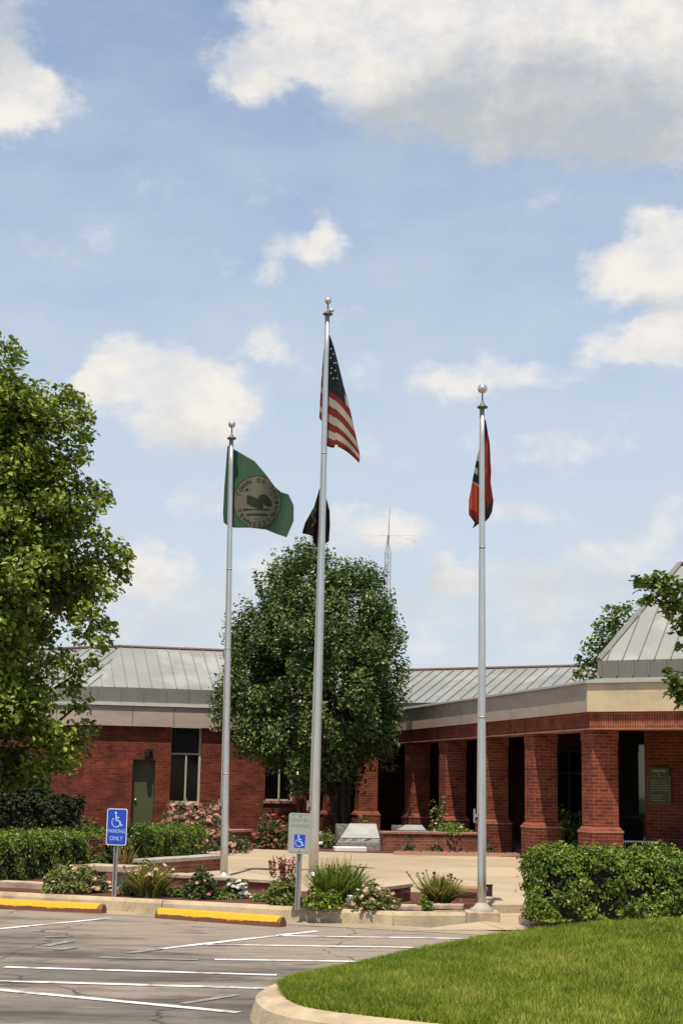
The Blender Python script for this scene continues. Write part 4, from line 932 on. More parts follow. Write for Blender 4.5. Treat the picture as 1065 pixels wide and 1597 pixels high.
def sign(label, bpx, tpx, width, blue, yaw, tall=.46):
    bp = gp(bpx[0], bpx[1], PZ); tp_ = ap(tpx[0], tpx[1], bp.y); v = tp_ - bp; H = v.length
    o = thing('parking_sign', label, 'sign', bp); lean = Vector((0, 0, 1)).rotation_difference(v.normalized()).to_matrix() @ Matrix.Rotation(yaw, 3, 'Z'); o.rotation_euler = lean.to_euler()
    po = MB(); 
    prof = [(-.034, .0), (-.030, -.006), (-.014, -.006), (-.012, .022), (.012, .022), (.014, -.006), (.030, -.006), (.034, 0), (.018, .002), (.016, .028), (-.016, .028), (-.018, .002)]
    n = len(prof); po.mesh([(x, y, 0) for x, y in prof] + [(x, y, H - .04) for x, y in prof], [(i, (i + 1) % n, n + (i + 1) % n, n + i) for i in range(n)] + [tuple(range(n, 2 * n))]); po.build('post', M['galv'], o)
    cz = H - tall / 2; pn = MB(); plate(pn, width, tall, .03, -.0125, -.0085, 0, cz)
    pa = pn.build('panel', M['sign_white'] if blue else M['sign_pale'], o)
    f = MB()
    if blue:
        plate(f, width - .022, tall - .022, .024, -.0135, -.0128, 0, cz)
        g_ = MB(); wheelchair(g_, -.005, cz + .095, .20, -.0145); g_.build('access_symbol', M['sign_text'], pa)
        addtext(f, 'PARKING', .068, 0, cz - .055, -.0145, .88); addtext(f, 'ONLY', .074, 0, cz - .145, -.0145, .95); f.build('sign_face', [M['sign_blue'], M['sign_text']], pa)
    else:
        b_ = MB()
        for (x0, x1, z0, z1) in ((-1, 1, .5, .488), (-1, 1, -.488, -.5)): b_.box(x0 * (width / 2 - .03), x1 * (width / 2 - .03), -.0136, -.0128, cz + z1 * (tall - .03) , cz + z0 * (tall - .03))
        b_.box(-width / 2 + .014, -width / 2 + .02, -.0136, -.0128, cz - tall / 2 + .04, cz + tall / 2 - .04); b_.box(width / 2 - .02, width / 2 - .014, -.0136, -.0128, cz - tall / 2 + .04, cz + tall / 2 - .04)
        addtext(b_, 'RESERVED', .05, 0, cz + .155, -.0145, .92, 0); addtext(b_, 'PARKING', .055, 0, cz + .09, -.0145, .92, 0); b_.build('border', M['sign_green'], pa)
        g_ = MB(); plate(g_, .135, .155, .008, -.0138, -.0128, 0, cz - .09); bb = g_.build('symbol_plate', M['sign_blue'], pa)
        g_ = MB(); wheelchair(g_, -.005, cz - .085, .14, -.0148); g_.build('access_symbol', M['sign_text'], bb)
    bt = MB()
    for dz in (tall / 2 - .05, -tall / 2 + .05): bt.lathe([(0, 0), (.008, .001), (.008, .006), (0, .008)], n=8)
    for k, dz in enumerate((tall / 2 - .035, -tall / 2 + .03)):
        q = MB(); q.lathe([(0, .006), (.007, .004), (.008, 0)], n=8); q = q.build('bolt', M['black'], pa); q.location = (0, -.0137, cz + dz); q.rotation_euler = (R(90), 0, 0)
sign('blue parking sign with white wheelchair symbol on a steel post in the bed', (178, 1400), (184.5, 1261), .29, True, R(-20))
sign('pale grey parking sign with a small blue wheelchair square, beside the tallest pole', (463.5, 1419), (469.5, 1268), .285, False, R(-14), .475)

# ------------------------------------------------------------------ wheel stops
def wheelstop(label, pl_, pr_, clip=None):
    p, q = gp(*pl_), gp(*pr_); d = (q - p).normalized(); L_ = clip or (q - p).length
    if clip: p = q - d * clip
    c = (p + q) / 2; o = tag(None or MBstop(L_), label, 'wheel stop', 'yellow wheel stops'); o.location = (c.x, c.y, 0); o.rotation_euler = (0, 0, math.atan2(d.y, d.x)); return o
def MBstop(L_):
    k = MB(); w = .15; prof = [(-.0, 0), (0, .055), (.035, .108), (.05, .118), (.10, .118), (.115, .108), (.15, .055), (.15, 0)]
    xs = [-L_ / 2, -L_ / 2 + .02] + [-L_ / 2 + L_ * i / 8 for i in range(1, 8)] + [L_ / 2 - .02, L_ / 2]; n = len(prof); vs = []
    for i, x in enumerate(xs):
        s = .90 if i in (0, len(xs) - 1) else 1.0 + random.uniform(-.015, .015)
        for y, z in prof: vs.append((x, .075 + (y - .075) * s, z * s))
    fs = [(i * n + j, i * n + (j + 1) % n, (i + 1) * n + (j + 1) % n, (i + 1) * n + j) for i in range(len(xs) - 1) for j in range(n)] + [tuple(range(n)), tuple(range((len(xs) - 1) * n, len(xs) * n))[::-1]]
    k.mesh(vs, fs); return k.build('wheel_stop', M['stop'])
wheelstop('yellow concrete wheel stop with worn brown end, between the parking signs', (241, 1432), (436, 1446.5))
wheelstop('yellow concrete wheel stop cut off by the left edge of the photo', (-40, 1415.5), (158, 1425.5), 1.83)

# ------------------------------------------------------------------ planter walls, bench, slabs
def low_wall(name, label, pts, z0, z1, capz, mats=('brick_low', 'capstone'), th=.30, capw=.03, cat='wall', group=None):
    base = pts[0]; o = thing(name, label, cat, (base.x, base.y, 0), 0, group); w = MB(); c = MB()
    P = [Vector((p.x - base.x, p.y - base.y)) for p in pts]
    path_ = P; i0 = offset(path_, 0); i1 = offset(path_, th); o0 = offset(path_, -capw); o1 = offset(path_, th + capw)
    for i in range(len(P) - 1):
        w.prism([i0[i], i0[i + 1], i1[i + 1], i1[i]], z0, z1)
        e = (P[i + 1] - P[i]).normalized() * capw
        s0 = e if i == 0 else e * 0; s1 = e if i == len(P) - 2 else e * 0
        L_ = (P[i + 1] - P[i]).length; k = max(1, round(L_ / .6))
        for j in range(k):
            a0, b0_ = (o0[i] - s0).lerp(o0[i + 1] + s1, j / k), (o0[i] - s0).lerp(o0[i + 1] + s1, (j + 1) / k - .008 / max(L_, .1))
            a1, b1_ = (o1[i] - s0).lerp(o1[i + 1] + s1, j / k), (o1[i] - s0).lerp(o1[i + 1] + s1, (j + 1) / k - .008 / max(L_, .1))
            c.prism([a0, b0_, b1_, a1], z1 + .001, z1 + capz + random.uniform(-.004, .004))
    w.build('brick_wall', M[mats[0]], o); c.build('cap', M[mats[1]], o, bevel=.008); return o
low_wall('planter_wall', 'long low brick edging wall with tan cap, behind the white flowers', [gp(262, 1382, PZ), gp(436, 1393, PZ)], 0, .27, .05)
low_wall('planter_wall', 'low brick wall with grey stone cap running back behind the left hedge end', [gp(236, 1366, PZ), gp(346, 1357, PZ)], 0, .34, .06, ('brick_low', 'concrete'))
low_wall('planter_wall', 'low brick wall end at the right of the big grass clump', [gp(552, 1409, PZ), gp(600, 1412, PZ), gp(640, 1406, PZ)], 0, .33, .05, ('brick_low', 'capstone'), .25)
low_wall('planter_wall', 'short brick wall end beside the pole with round base', [gp(690, 1406, PZ), gp(742, 1409, PZ)], 0, .28, .06, ('brick_low', 'brickcap'), .3)
low_wall('planter_wall', 'raised brick planter at the foot of the shaded colonnade', [gp(770, 1333, PZ) + Vector((.5, 4, 0)), gp(780, 1330, PZ), gp(597, 1328, PZ), gp(560, 1305, PZ)][::-1][1:3] , 0, .54, .06, ('brick_low', 'brickcap'), .35)
low_wall('planter_wall', 'short brick planter wall below the pink roses', [gp(300, 1325, PZ), gp(392, 1322, PZ)], 0, .50, .06, ('brick_low', 'brickcap'), .35)
low_wall('planter_wall', 'pale concrete kerb block left of the plaza edge', [gp(313, 1338, PZ), gp(347, 1338, PZ)], 0, .16, .09, ('concrete', 'capstone'), .5)
cbk = low_wall('border_kerb', 'low grey concrete border curving to the tilted stone slab', [gp(418, 1323, PZ), gp(500, 1323, PZ), gp(606, 1326, PZ)], 0, .20, .04, ('concrete', 'concrete'), .3, cat='kerb')
# stone bench in the left bed
bb = gp(166, 1390, PZ); SB = thing('stone_bench', 'pale stone bench slab among the flowers behind the blue sign', 'bench', (bb.x, bb.y + .3, PZ), R(-22))
s = MB(); s.box(-.37, .37, -.20, .22, .24, .33); s.build('seat', M['capstone'], SB, bevel=.012)
for x in (-.22, .2):
    s = MB(); s.box(x - .06, x + .06, -.13, .15, 0, .239); s.build('leg', M['concrete'], SB, bevel=.01)
# memorial stones
def slab(label, px0, px1, pyb, pyt, Yd, depth=.8):
    p = ap(px0, pyb, Yd); q = ap(px1, pyb, Yd); PZ = p.z; w = (q - p).length; o = thing('memorial_stone', label, 'monument', ((p.x + q.x) / 2, p.y, PZ), R(8), 'tilted memorial stones')
    zt = ap((px0 + px1) / 2, pyt, p.y + depth).z - PZ; z0 = .06; h = w / 2
    k = MB(); n = 9
    for i in range(n):   # rough rock edge
        x0, x1 = -h + w * i / n, -h + w * (i + 1) / n; a_ = .05 * math.sin(i * 2.3); b_ = .05 * math.sin((i + 1) * 2.3)
        k.mesh([(x0, a_ * .5, 0), (x1, b_ * .5, 0), (x1, .02, z0), (x0, .02, z0), (x0, depth, 0), (x1, depth, 0), (x1, depth, zt), (x0, depth, zt)], [(0, 1, 2, 3), (4, 7, 6, 5)])
    k.mesh([(-h, 0, 0), (-h, .02, z0), (-h, depth, zt), (-h, depth, 0)], [(0, 1, 2, 3)]); k.mesh([(h, 0, 0), (h, .02, z0), (h, depth, zt), (h, depth, 0)], [(3, 2, 1, 0)])
    k.build('rock_body', M['granite_rough'], o)
    f = MB(); f.mesh([(-h + .01, .01, z0 + .004), (h - .05, .01, z0 + .004), (h - .01, depth, zt + .006), (-h + .34, depth, zt + .006)], [(0, 1, 2, 3)]); f.build('polished_face', M['granite'], o, solid=.008)
    return o
slab('tilted grey stone slab with rough edge, on the plaza side of the planter', 530, 596, 1311, 1285, 36.0)
slab('smaller grey stone slab seen over the raised brick planter wall', 618, 668, 1299, 1287, 36.6, depth=.7)
st = gp(546, 1328, PZ); o = MB(); o.box(-.36, .36, -.14, .3, 0, .10); o = o.build('stone_block', M['white'], bevel=.012); o.location = (st.x, st.y, PZ); o.rotation_euler = (0, 0, R(6)); tag(o, 'flat pale stone block lying before the tilted slab', 'stone')
pl0, pl1 = ap(526, 1311, 36.0), ap(600, 1311, 36.0); PLN = MB(); PLN.box(pl0.x, pl1.x, 35.85, 37.2, PZ - .1, min(pl0.z, pl1.z) - .005); tag(PLN.build('plinth', M['granite_rough'], bevel=.02), 'low stone plinth carrying the larger tilted slab', 'plinth')
# scalloped edging bricks along the back of the plaza
e0_, e1_ = gp(616, 1333.5, PZ), gp(808, 1336.5, PZ); NE = 44; eb = MB()
eb.mesh([(x, y, z) for y in (0, .06) for x, z in ((-.033, 0), (-.033, .06), (-.018, .09), (.018, .09), (.033, .06), (.033, 0))], [(5, 4, 3, 2, 1, 0), (6, 7, 8, 9, 10, 11)] + [(i, (i + 1) % 6, 6 + (i + 1) % 6, 6 + i) for i in range(6)])
proto = eb.build('edging_brick', M['edging']); tag(proto, 'small scalloped pink edging brick in the row along the back bed', 'brick', 'row of scalloped edging bricks')
for k in range(NE):
    c = proto if k == 0 else proto.copy()
    if k: COL.objects.link(c)
    p = e0_.lerp(e1_, k / (NE - 1)); c.location = (p.x, p.y, PZ); c.rotation_euler = (0, random.uniform(-.06, .06), random.uniform(-.12, .12)); c.scale = (1.0, 1, random.uniform(.85, 1.15))
# small things
def small(name, label, cat, mb, mat, p, rz=0, bevel=0):
    o = mb.build(name, M[mat], bevel=bevel); o.location = p; o.rotation_euler = (0, 0, rz); return tag(o, label, cat)
mb = MB(); mb.box(-.045, .045, -.03, .03, 0, .14); mb.box(-.055, .055, -.04, .04, .141, .16); small('ground_light', 'small black ground light standing right of the pole with round base', 'light', mb, 'black', gp(762, 1398, PZ), 0, .006)
mb = MB(); mb.box(-.05, .05, -.03, .03, 0, .13); small('brick_chunk', 'white stone chunk standing in the mulch beside the peach flowers', 'stone', mb, 'white', gp(547, 1413, PZ), .3, .01)
mb = MB(); mb.box(-.012, .012, -.02, .02, 0, .16, 0, Matrix.Rotation(.7, 4, 'Y')); small('broken_stake', 'short white stake leaning in the mulch by the big grass clump', 'stake', mb, 'white', gp(537, 1413, PZ), .1)
for (x, y, w_, l_) in ((634, 1419, .2, 'flat flagstone nearest the ramp kerb joint'), (690, 1417.5, .28, 'long flat flagstone below the red daylily clump')):
    mb = MB(); mb.prism([(-w_, -.12), (w_ * .8, -.15), (w_, .08), (-w_ * .7, .14)], 0, .06); small('flagstone', l_, 'stone', mb, 'capstone', gp(x, y, PZ), .1, .012)
for (x, y, w_, l_) in ((30, 1386, .28, 'pale edging stone at the left edge under the hedge'), (88, 1389, .33, 'pale edging stone right of the dark hedge stem')):
    mb = MB(); mb.prism([(-w_, -.1), (w_, -.1), (w_, .1), (-w_, .1)], 0, .10); small('edging_stone', l_, 'stone', mb, 'capstone', gp(x, y, PZ), R(-20), .015)
p = gp(613, 1300, PZ); p.y += .6; WS = thing('wire_stand', 'little white wire stand between the two stone slabs', 'stand', (p.x, p.y, PZ + .2))
for a_, b_ in (((-.18, 0, 0), (0, .05, .55)), ((.02, -.1, 0), (0, .05, .55)), ((.2, 0, 0), (0, .05, .55))):
    mb = MB(); mb.tube([a_, b_], .012, 6); mb.build('leg', M['white'], WS)
mb = MB(); mb.tube([(-.09, .02, .25), (.1, .02, .25)], .008, 6); mb.build('crossbar', M['white'], WS)
for (x, l_, t) in ((590.5, 'taller thin grey stake behind the tilted slab', 1265), (594.5, 'shorter thin grey stake behind the tilted slab', 1272)):
    q = gp(x, 1305, PZ); mb = MB(); mb.tube([(0, 0, 0), (0, 0, ap(x, t, q.y + 1).z - PZ)], .02, 6); small('garden_stake', l_, 'stake', mb, 'steel', Vector((q.x, q.y + 1, PZ)))

# ------------------------------------------------------------------ radio mast far behind
Ym = 62.0; mp_ = ap(600, 1225, Ym); RM = thing('radio_mast', 'thin lattice radio mast with whip antenna rising behind the round tree', 'mast', (mp_.x, mp_.y, 0))
zt = ap(602, 845, Ym).z; za_ = ap(604, 790, Ym).z; zg = ap(603, 835, Ym).z; leg3 = [(.13 * math.cos(R(90 + 120 * k)), .13 * math.sin(R(90 + 120 * k))) for k in range(3)]; leg3 = [(x * 1.0 + .0, y) for x, y in leg3]
for x, y in leg3:
    mb = MB(); mb.tube([(x, y, 0), (x, y, zt - .45), (x * .2, y * .2, zt)], .018, 5); mb.build('leg', M['steel'], RM)
mb = MB(); z = .5; k = 0
while z < zt - .8:
    for i in range(3):
        a_, b_ = leg3[i], leg3[(i + 1) % 3]; mb.tube([(*a_, z), (*b_, z + .35)], .008, 4); mb.tube([(*b_, z + .35), (*a_, z + .7)], .008, 4)
    z += .7
mb.build('lattice', M['steel'], RM)
mb = MB(); mb.tube([(0, 0, zt - .05), (0.02, 0, zg)], .05, 6); mb.tube([(.02, 0, zg), (.06, 0, za_)], [.022, .010], 5); mb.build('whip_antenna', M['steel'], RM)
for sx_ in (-1, 1):
    mb = MB(); mb.tube([(sx_ * 1.25 * t, 0, zg - .28 * t * t) for t in (0, .25, .5, .75, 1)], .004, 4); mb.build('radial', M['steel'], RM)
    mb = MB(); mb.tube([(sx_ * 1.1 * t, .5 * t, zg + .1 * t) for t in (0, .5, 1)], .003, 4); mb.build('radial', M['steel'], RM)

# ------------------------------------------------------------------ trees
def tree(label, name, base, prof, ncl, cl_r, nl, leaf, mat, trunk_r, limbs=14, shoots=0, asym=0.12, rr=(.35, 1.0), zmin=None, sector=None, multi=1, spots=(), shrink=0.0, bias=.42, trunk_dx=0.0, tuft=.36):
    o = thing(name, label, 'tree', base); zs = np.array([p[0] for p in prof]); rs = np.array([p[1] for p in prof])
    # cluster centres, more of them where the crown is wide
    zz = np.linspace(zs[0], zs[-1], 400); w = np.interp(zz, zs, rs) ** 1.6 + .05; cdf = np.cumsum(w) / w.sum()
    C = []
    ph = RNG.random(6) * 6.28
    while len(C) < ncl:
        z = np.interp(RNG.random(), cdf, zz); a_ = RNG.random() * 6.283
        if sector and RNG.random() > sector(a_): continue
        lump = 1 + asym * (math.sin(3 * a_ + ph[0] + z * 1.3) * .6 + math.sin(5 * a_ + ph[1] - z * 2.1) * .4)
        rad = max(np.interp(z, zs, rs) * lump - cl_r * .55 - shrink * (1 if z > 3.6 else .45), .05) * math.sqrt(RNG.uniform(rr[0] ** 2, rr[1] ** 2))
        C.append((rad * math.cos(a_), rad * math.sin(a_), z))
    C = np.array(C); P = []; O = []
    for c in C:
        k = int(nl * RNG.uniform(.6, 1.4)); od = np.array([c[0], c[1], .25 * (c[2] - zs.mean())]); od = od / (np.linalg.norm(od) + .3)
        g_ = np.clip(RNG.normal(size=(k, 3)), -1.7, 1.7) * np.array([.5, .5, tuft]) * cl_r * RNG.uniform(.7, 1.25)
        # clumps droop outward along a twig
        g_ += od * (RNG.random(k)[:, None] * cl_r * .8); g_[:, 2] += .15 * cl_r
        P.append(c + g_); O.append(np.tile(od, (k, 1)))
    for k in range(shoots):
        z = np.interp(RNG.uniform(.5, 1), cdf, zz); a_ = RNG.random() * 6.283; rad = np.interp(z, zs, rs) * RNG.uniform(.8, 1.03)
        b_ = np.array([rad * math.cos(a_), rad * math.sin(a_), z]); L_ = RNG.uniform(.3, .62); d = np.array([b_[0] * .16, b_[1] * .16, 1.0]); n_ = 34
        P.append(b_ + d * (RNG.random(n_)[:, None] * L_) + RNG.normal(size=(n_, 3)) * .055); O.append(np.tile(d, (n_, 1)))
    for (x, y, Y, rx, n_) in spots:                # sprays that reach beyond the crown
        c = np.array(ap(x, y, Y) - Vector(base)); od = np.array([.8, -.2, .3]); q = RNG.random(n_)[:, None]
        P.append(c + np.clip(RNG.normal(size=(n_, 3)), -1.9, 1.9) * np.array([rx * .45, rx * .6, rx * .34])); O.append(np.tile(od, (n_, 1))); C = np.concatenate([C, c[None]])
    P = np.concatenate(P); O = np.concatenate(O)
    clr = np.clip(RNG.normal(bias, .26, len(P)), 0, 1)
    leaves('crown', P, leaf, M[mat], o, out=O, rnd=clr, up=.45, outw=1.0)
    t = MB(); zc = zs[0] + (zs[-1] - zs[0]) * .72
    for k in range(multi):
        sp_ = .22 * (multi > 1); tox = trunk_dx; a_ = k * 2.4 + .5; pts = [(sp_ * math.cos(a_) * (.3 + i * .55), sp_ * math.sin(a_) * (.3 + i * .55), zc * i / 6 + .06 * math.sin(i * 2 + k) * 0) for i in range(7)]
        pts = [(x + tox * (1 - i / 9) + .05 * math.sin(i * 1.7 + k), y + .05 * math.cos(i * 1.3), z) for i, (x, y, z) in enumerate(pts)]
        t.tube(pts, [trunk_r * (1.25 if i == 0 else 1 - i / 7.2) for i in range(7)], 10)
    t.build('trunk', M['bark'], o, True); lb = MB()
    for c in C[RNG.permutation(len(C))[:limbs]]:
        z0_ = max(zs[0] * .8, c[2] - RNG.uniform(.8, 1.8)); z0_ = min(z0_, zc); s_ = Vector((0, 0, z0_)); e_ = Vector(c); mid = s_.lerp(e_, .5) + Vector((0, 0, -.1)); lb.tube([s_, mid, e_], [trunk_r * .34, trunk_r * .22, trunk_r * .08], 6)
    lb.build('limbs', M['bark'], o, True); return o
# left tree, its trunk just outside the frame
Yt = 26.0
def zat(py, Y, px=400): return ap(px, py, Y).z
xl = ap(-75, 1225, Yt).x
lprof = [(y, ap(x, y, Yt).x - xl) for y, x in ((1222, 20), (1205, 75), (1185, 120), (1150, 128), (1115, 138), (1080, 118), (1040, 120), (1000, 160), (960, 178), (920, 196), (880, 206), (850, 200), (810, 178), (770, 168), (720, 140), (680, 128), (630, 132), (610, 105), (600, 50), (580, 24), (565, 0), (556, -30), (550, -60))]
lprof = [(zat(y, Yt, 100), max(r, .1)) for y, r in lprof]
lsp = []
for (x, y, r, n) in ((12, 542, .22, 70), (25, 560, .2, 50), (5, 575, .3, 110), (18, 600, .25, 70), (40, 628, .3, 110), (62, 640, .28, 110), (85, 628, .26, 90), (105, 615, .24, 80), (122, 628, .24, 80), (132, 648, .2, 60), (128, 680, .25, 80), (112, 655, .3, 110), (90, 665, .35, 150), (130, 715, .2, 50), (110, 705, .3, 100),
                     (100, 740, .3, 100), (128, 758, .26, 90), (150, 770, .24, 80), (164, 780, .18, 45), (140, 790, .3, 100), (120, 810, .3, 120), (150, 835, .24, 80), (170, 852, .22, 70), (192, 862, .2, 60), (202, 868, .12, 25), (185, 885, .22, 70), (192, 900, .16, 36), (172, 915, .2, 55), (160, 870, .26, 90), (168, 930, .14, 30), (150, 895, .2, 50),
                     (140, 950, .24, 70), (160, 975, .22, 70), (172, 985, .14, 30), (160, 1005, .2, 55), (130, 985, .3, 110), (145, 1035, .18, 45), (120, 1050, .22, 60), (100, 1030, .28, 90), (122, 1100, .24, 70), (112, 1075, .22, 60), (128, 1140, .26, 90), (120, 1165, .28, 110), (100, 1185, .3, 120), (60, 1195, .3, 120), (30, 1205, .3, 110), (85, 1150, .35, 150)):
    lsp.append((x, y, Yt + random.uniform(-.9, .5), r * 1.1, int(n * 1.5)))
tree('big leafy green tree cut off by the left edge of the photo', 'broadleaf_tree', (xl, Yt, PZ), [(z - PZ, r) for z, r in lprof], 360, .40, 230, .098, 'leaf_left', .2, 26, 6, .12, (.35, 1.0), sector=lambda a_: 1.0 if math.cos(a_) > -.25 else .25, spots=lsp, shrink=.72, bias=.56)
# round tree in front of the building
Yc = 39.5; xc = ap(490, 1225, Yc).x
cprof = [(y, (ap(b_, y, Yc).x - ap(a_, y, Yc).x) / 2 * .96) for y, a_, b_ in ((1228, 455, 540), (1210, 430, 565), (1192, 398, 602), (1165, 366, 628), (1140, 352, 640), (1110, 342, 646), (1060, 338, 642), (1010, 346, 630), (970, 362, 614), (940, 376, 598), (915, 393, 578), (893, 413, 556), (878, 433, 536), (868, 452, 518))]
cprof = [(zat(y, Yc, 490) - PZ, r) for y, r in cprof]
tree('round dark green tree standing before the building behind the tallest pole', 'round_tree', (xc, Yc, PZ), cprof, 360, .30, 290, .082, 'leaf_mid', .075, 30, 200, .10, (.45, 1.0), multi=4, bias=.46, trunk_dx=.75, tuft=.72)
# tree whose branch tips hang into the frame from the right
Yq = 24.0
def branches(label, name, base, spots, leaf, mat, trunk_r, h):
    o = thing(name, label, 'tree', base); P = []; O = []; lb = MB()
    for (x, y, Y, rx, n_) in spots:
        c = ap(x, y, Y) - base; cn = np.array(c); k = n_
        P.append(cn + np.clip(RNG.normal(size=(k, 3)), -1.9, 1.9) * np.array([rx * .5, rx * .6, rx * .38])); O.append(np.tile(np.array([-.5, -.2, .2]), (k, 1)))
        s_ = Vector((0, 0, max(1.6, min(h, c.z - .6)))); lb.tube([s_, s_.lerp(c, .55) + Vector((0, 0, .12)), c], [trunk_r * .3, trunk_r * .16, .008], 6)
    P = np.concatenate(P); leaves('crown', P, leaf, M[mat], o, out=np.concatenate(O), up=.5)
    t = MB(); t.tube([(0, 0, h * i / 6) for i in range(7)], [trunk_r * (1.2 if i == 0 else 1 - i / 8) for i in range(7)], 10); t.build('trunk', M['bark'], o, True); lb.build('limbs', M['bark'], o, True); return o
bq = ap(1290, 1225, Yq); bq.z = PZ
sp_ = [(1000, 912, Yq, .16, 60), (1020, 906, Yq, .2, 90), (1040, 920, Yq, .26, 130), (1060, 945, Yq, .3, 150), (1062, 975, Yq, .2, 70), (1015, 936, Yq, .12, 40), (1000, 938, Yq - .1, .09, 30), (1040, 950, Yq, .15, 50),
       (1062, 915, Yq, .14, 40), (1064, 1010, Yq, .10, 16), (1040, 1045, Yq, .07, 22), (1050, 1062, Yq, .14, 60), (1062, 1075, Yq, .18, 90), (1045, 1078, Yq, .1, 26), (1064, 1095, Yq, .13, 50)]
for k in range(90):
    a_ = RNG.random() * 6.28; rr = RNG.uniform(.4, 1) ** .5
    sp_.append((1270 + 140 * rr * math.cos(a_), 960 + 230 * rr * math.sin(a_), Yq + RNG.uniform(-1.6, 1.6), .36, 110))
branches('leafy branches hanging in from a tree beyond the right edge', 'broadleaf_tree', bq, sp_, .105, 'leaf_right', .16, 4.6)
# tree behind the pavilion roof
Yb = 40.0; bb_ = ap(960, 1225, Yb); bb_.z = PZ
sb_ = [(905, 1052, Yb, .2, 50), (912, 1035, Yb, .28, 90), (925, 1012, Yb, .35, 130), (938, 1000, Yb, .35, 130), (945, 978, Yb, .3, 110), (960, 962, Yb, .36, 130), (958, 985, Yb, .35, 130), (975, 950, Yb, .3, 90), (940, 1030, Yb, .4, 150), (960, 1015, Yb, .5, 180), (985, 985, Yb, .5, 160), (900, 1028, Yb, .12, 24), (930, 975, Yb - .3, .12, 24), (953, 950, Yb, .18, 36), (990, 1015, Yb, .6, 200), (1010, 990, Yb, .5, 160), (920, 1060, Yb, .35, 90), (950, 1060, Yb, .5, 130)]
branches('green tree rising behind the pyramid roof above the near colonnade', 'broadleaf_tree', bb_, sb_, .11, 'leaf_right', .12, 4.2)

# ------------------------------------------------------------------ hedges
def hedge(label, p, q, depth, h, n, leaf, mat='leaf_hedge', round_=.12, blooms=None, nb=0, name='hedge', z0=.02):
    d = (q - p); L_ = d.length; rz = math.atan2(d.y, d.x); o = thing(name, label, 'hedge', (p.x, p.y, PZ), rz)
    # shell points on front, top, back and ends, pushed in and out
    a_f = L_ * h; a_t = L_ * depth; a_e = depth * h; tot = 2 * a_f + a_t + 2 * a_e; pick = RNG.random(n) * tot; u = RNG.random(n); v = RNG.random(n)
    x = np.where(pick < 2 * a_f + a_t, u * L_, np.where(pick < 2 * a_f + a_t + a_e, 0, L_)); y = np.where(pick < a_f, 0, np.where(pick < 2 * a_f, depth, np.where(pick < 2 * a_f + a_t, v * depth, u * depth))); z = np.where(pick < 2 * a_f, v * h, np.where(pick < 2 * a_f + a_t, h, v * h))
    # rounded shoulders
    cx_, cy_, cz_ = np.clip(x, round_, L_ - round_), np.clip(y, round_, depth - round_), np.clip(z, 0, h - round_); dv_ = np.stack([x - cx_, y - cy_, z - cz_], 1); ln = np.linalg.norm(dv_, axis=1, keepdims=True); core = np.stack([cx_, cy_, cz_], 1); od = dv_ / (ln + 1e-6)
    lump = .035 * np.sin(x * 5.1 + 1) * np.sin(z * 6.3 + y * 4) + .035 * np.sin(x * 11.3 + z * 7 + 2 * np.sin(y * 5)) + .03 * np.sin(x * 19 + 3 * np.sin(z * 9)) * np.sin(z * 17 + y * 13)
    P = core + od * (np.minimum(ln, round_) + (lump + RNG.normal(size=n) * .04 - .02)[:, None]); P[:, 2] = np.maximum(P[:, 2], .03)
    hole = np.sin(x * 8.3 + 2 * np.sin(z * 7)) * np.sin(z * 9.1 + x * 3.7) + .6 * np.sin(x * 21 + z * 5) * np.sin(z * 23 + x * 6); kp = (z > h * .80) | (RNG.random(n) < np.clip(.55 + .75 * hole, .10, 1)); P, od, x, y, z = P[kp], od[kp], x[kp], y[kp], z[kp]; n = len(P)
    clump = .5 + .28 * np.sin(x * 9 + z * 13) * np.sin(y * 10 + z * 8 + 1); r = np.clip(clump * .6 + RNG.random(n) * .5 - .1, 0, 1)
    leaves('foliage', P, leaf, M[mat], o, out=od, rnd=r, up=.0, outw=2.2)
    # loose new shoots standing above the clipped top
    k = int(L_ * 26); b_ = np.stack([RNG.random(k) * L_, RNG.random(k) * depth, np.full(k, h - .01)], 1); Q = np.concatenate([b_ + np.array([0, 0, 1.0]) * (RNG.random(k)[:, None] * .10) + RNG.normal(size=(k, 3)) * .018 for _ in range(6)])
    leaves('shoots', Q, leaf, M[mat], o, rnd=np.clip(.5 + .5 * RNG.random(len(Q)), 0, 1), up=.6)  # paler half of the leaf tones stands in for light on the top
    k = MB(); i_ = .16; k.box(i_, L_ - i_, i_, depth - i_, z0, h - i_); k.build('branches', M['hedge_core'], o)  # added solid core, not twigs; its dark colour stands in for inner shade
    if nb:
        c = P[RNG.permutation(len(P))[:nb]].copy(); c += od[:nb] * .0; c[:, 1] -= .015; c[:, 2] += .02; blossoms('blossoms', c, .05, M[blooms], o)
    return o
hr0 = gp(834, 1439, PZ); hedge('thick clipped green hedge with few pale blooms, right of the ramp', hr0, hr0 + Vector((4.2, -.25, 0)), 1.25, .73, 82000, .036, 'leaf_hedge', .13, 'f_white', 26)
hl0 = gp(-60, 1385, PZ); hl1 = gp(320, 1352, PZ); hl1 = hl0 + (gp(322, 1344, PZ) - hl0) * 1.0
hedge('long clipped green hedge behind the blue parking sign', hl0 - (hl1 - hl0).normalized() * 2.5, hl1, 1.0, .60, 84000, .039, 'leaf_hedge', .12, 'f_white', 14)
dh0 = gp(-200, 1310, PZ); hedge('dark shaded hedge under the big left tree', ap(-160, 1300, 31.0), ap(132, 1300, 32.5), 1.6, ap(60, 1249, 31).z - PZ + .02, 14000, .08, 'leaf_shaded', .25)
hedge('dark shaded bush standing against the brick wall under the left tree', ap(-120, 1300, 35.0), ap(76, 1300, 35.5), 1.4, ap(30, 1216, 35).z - PZ, 9000, .09, 'leaf_shaded', .4)

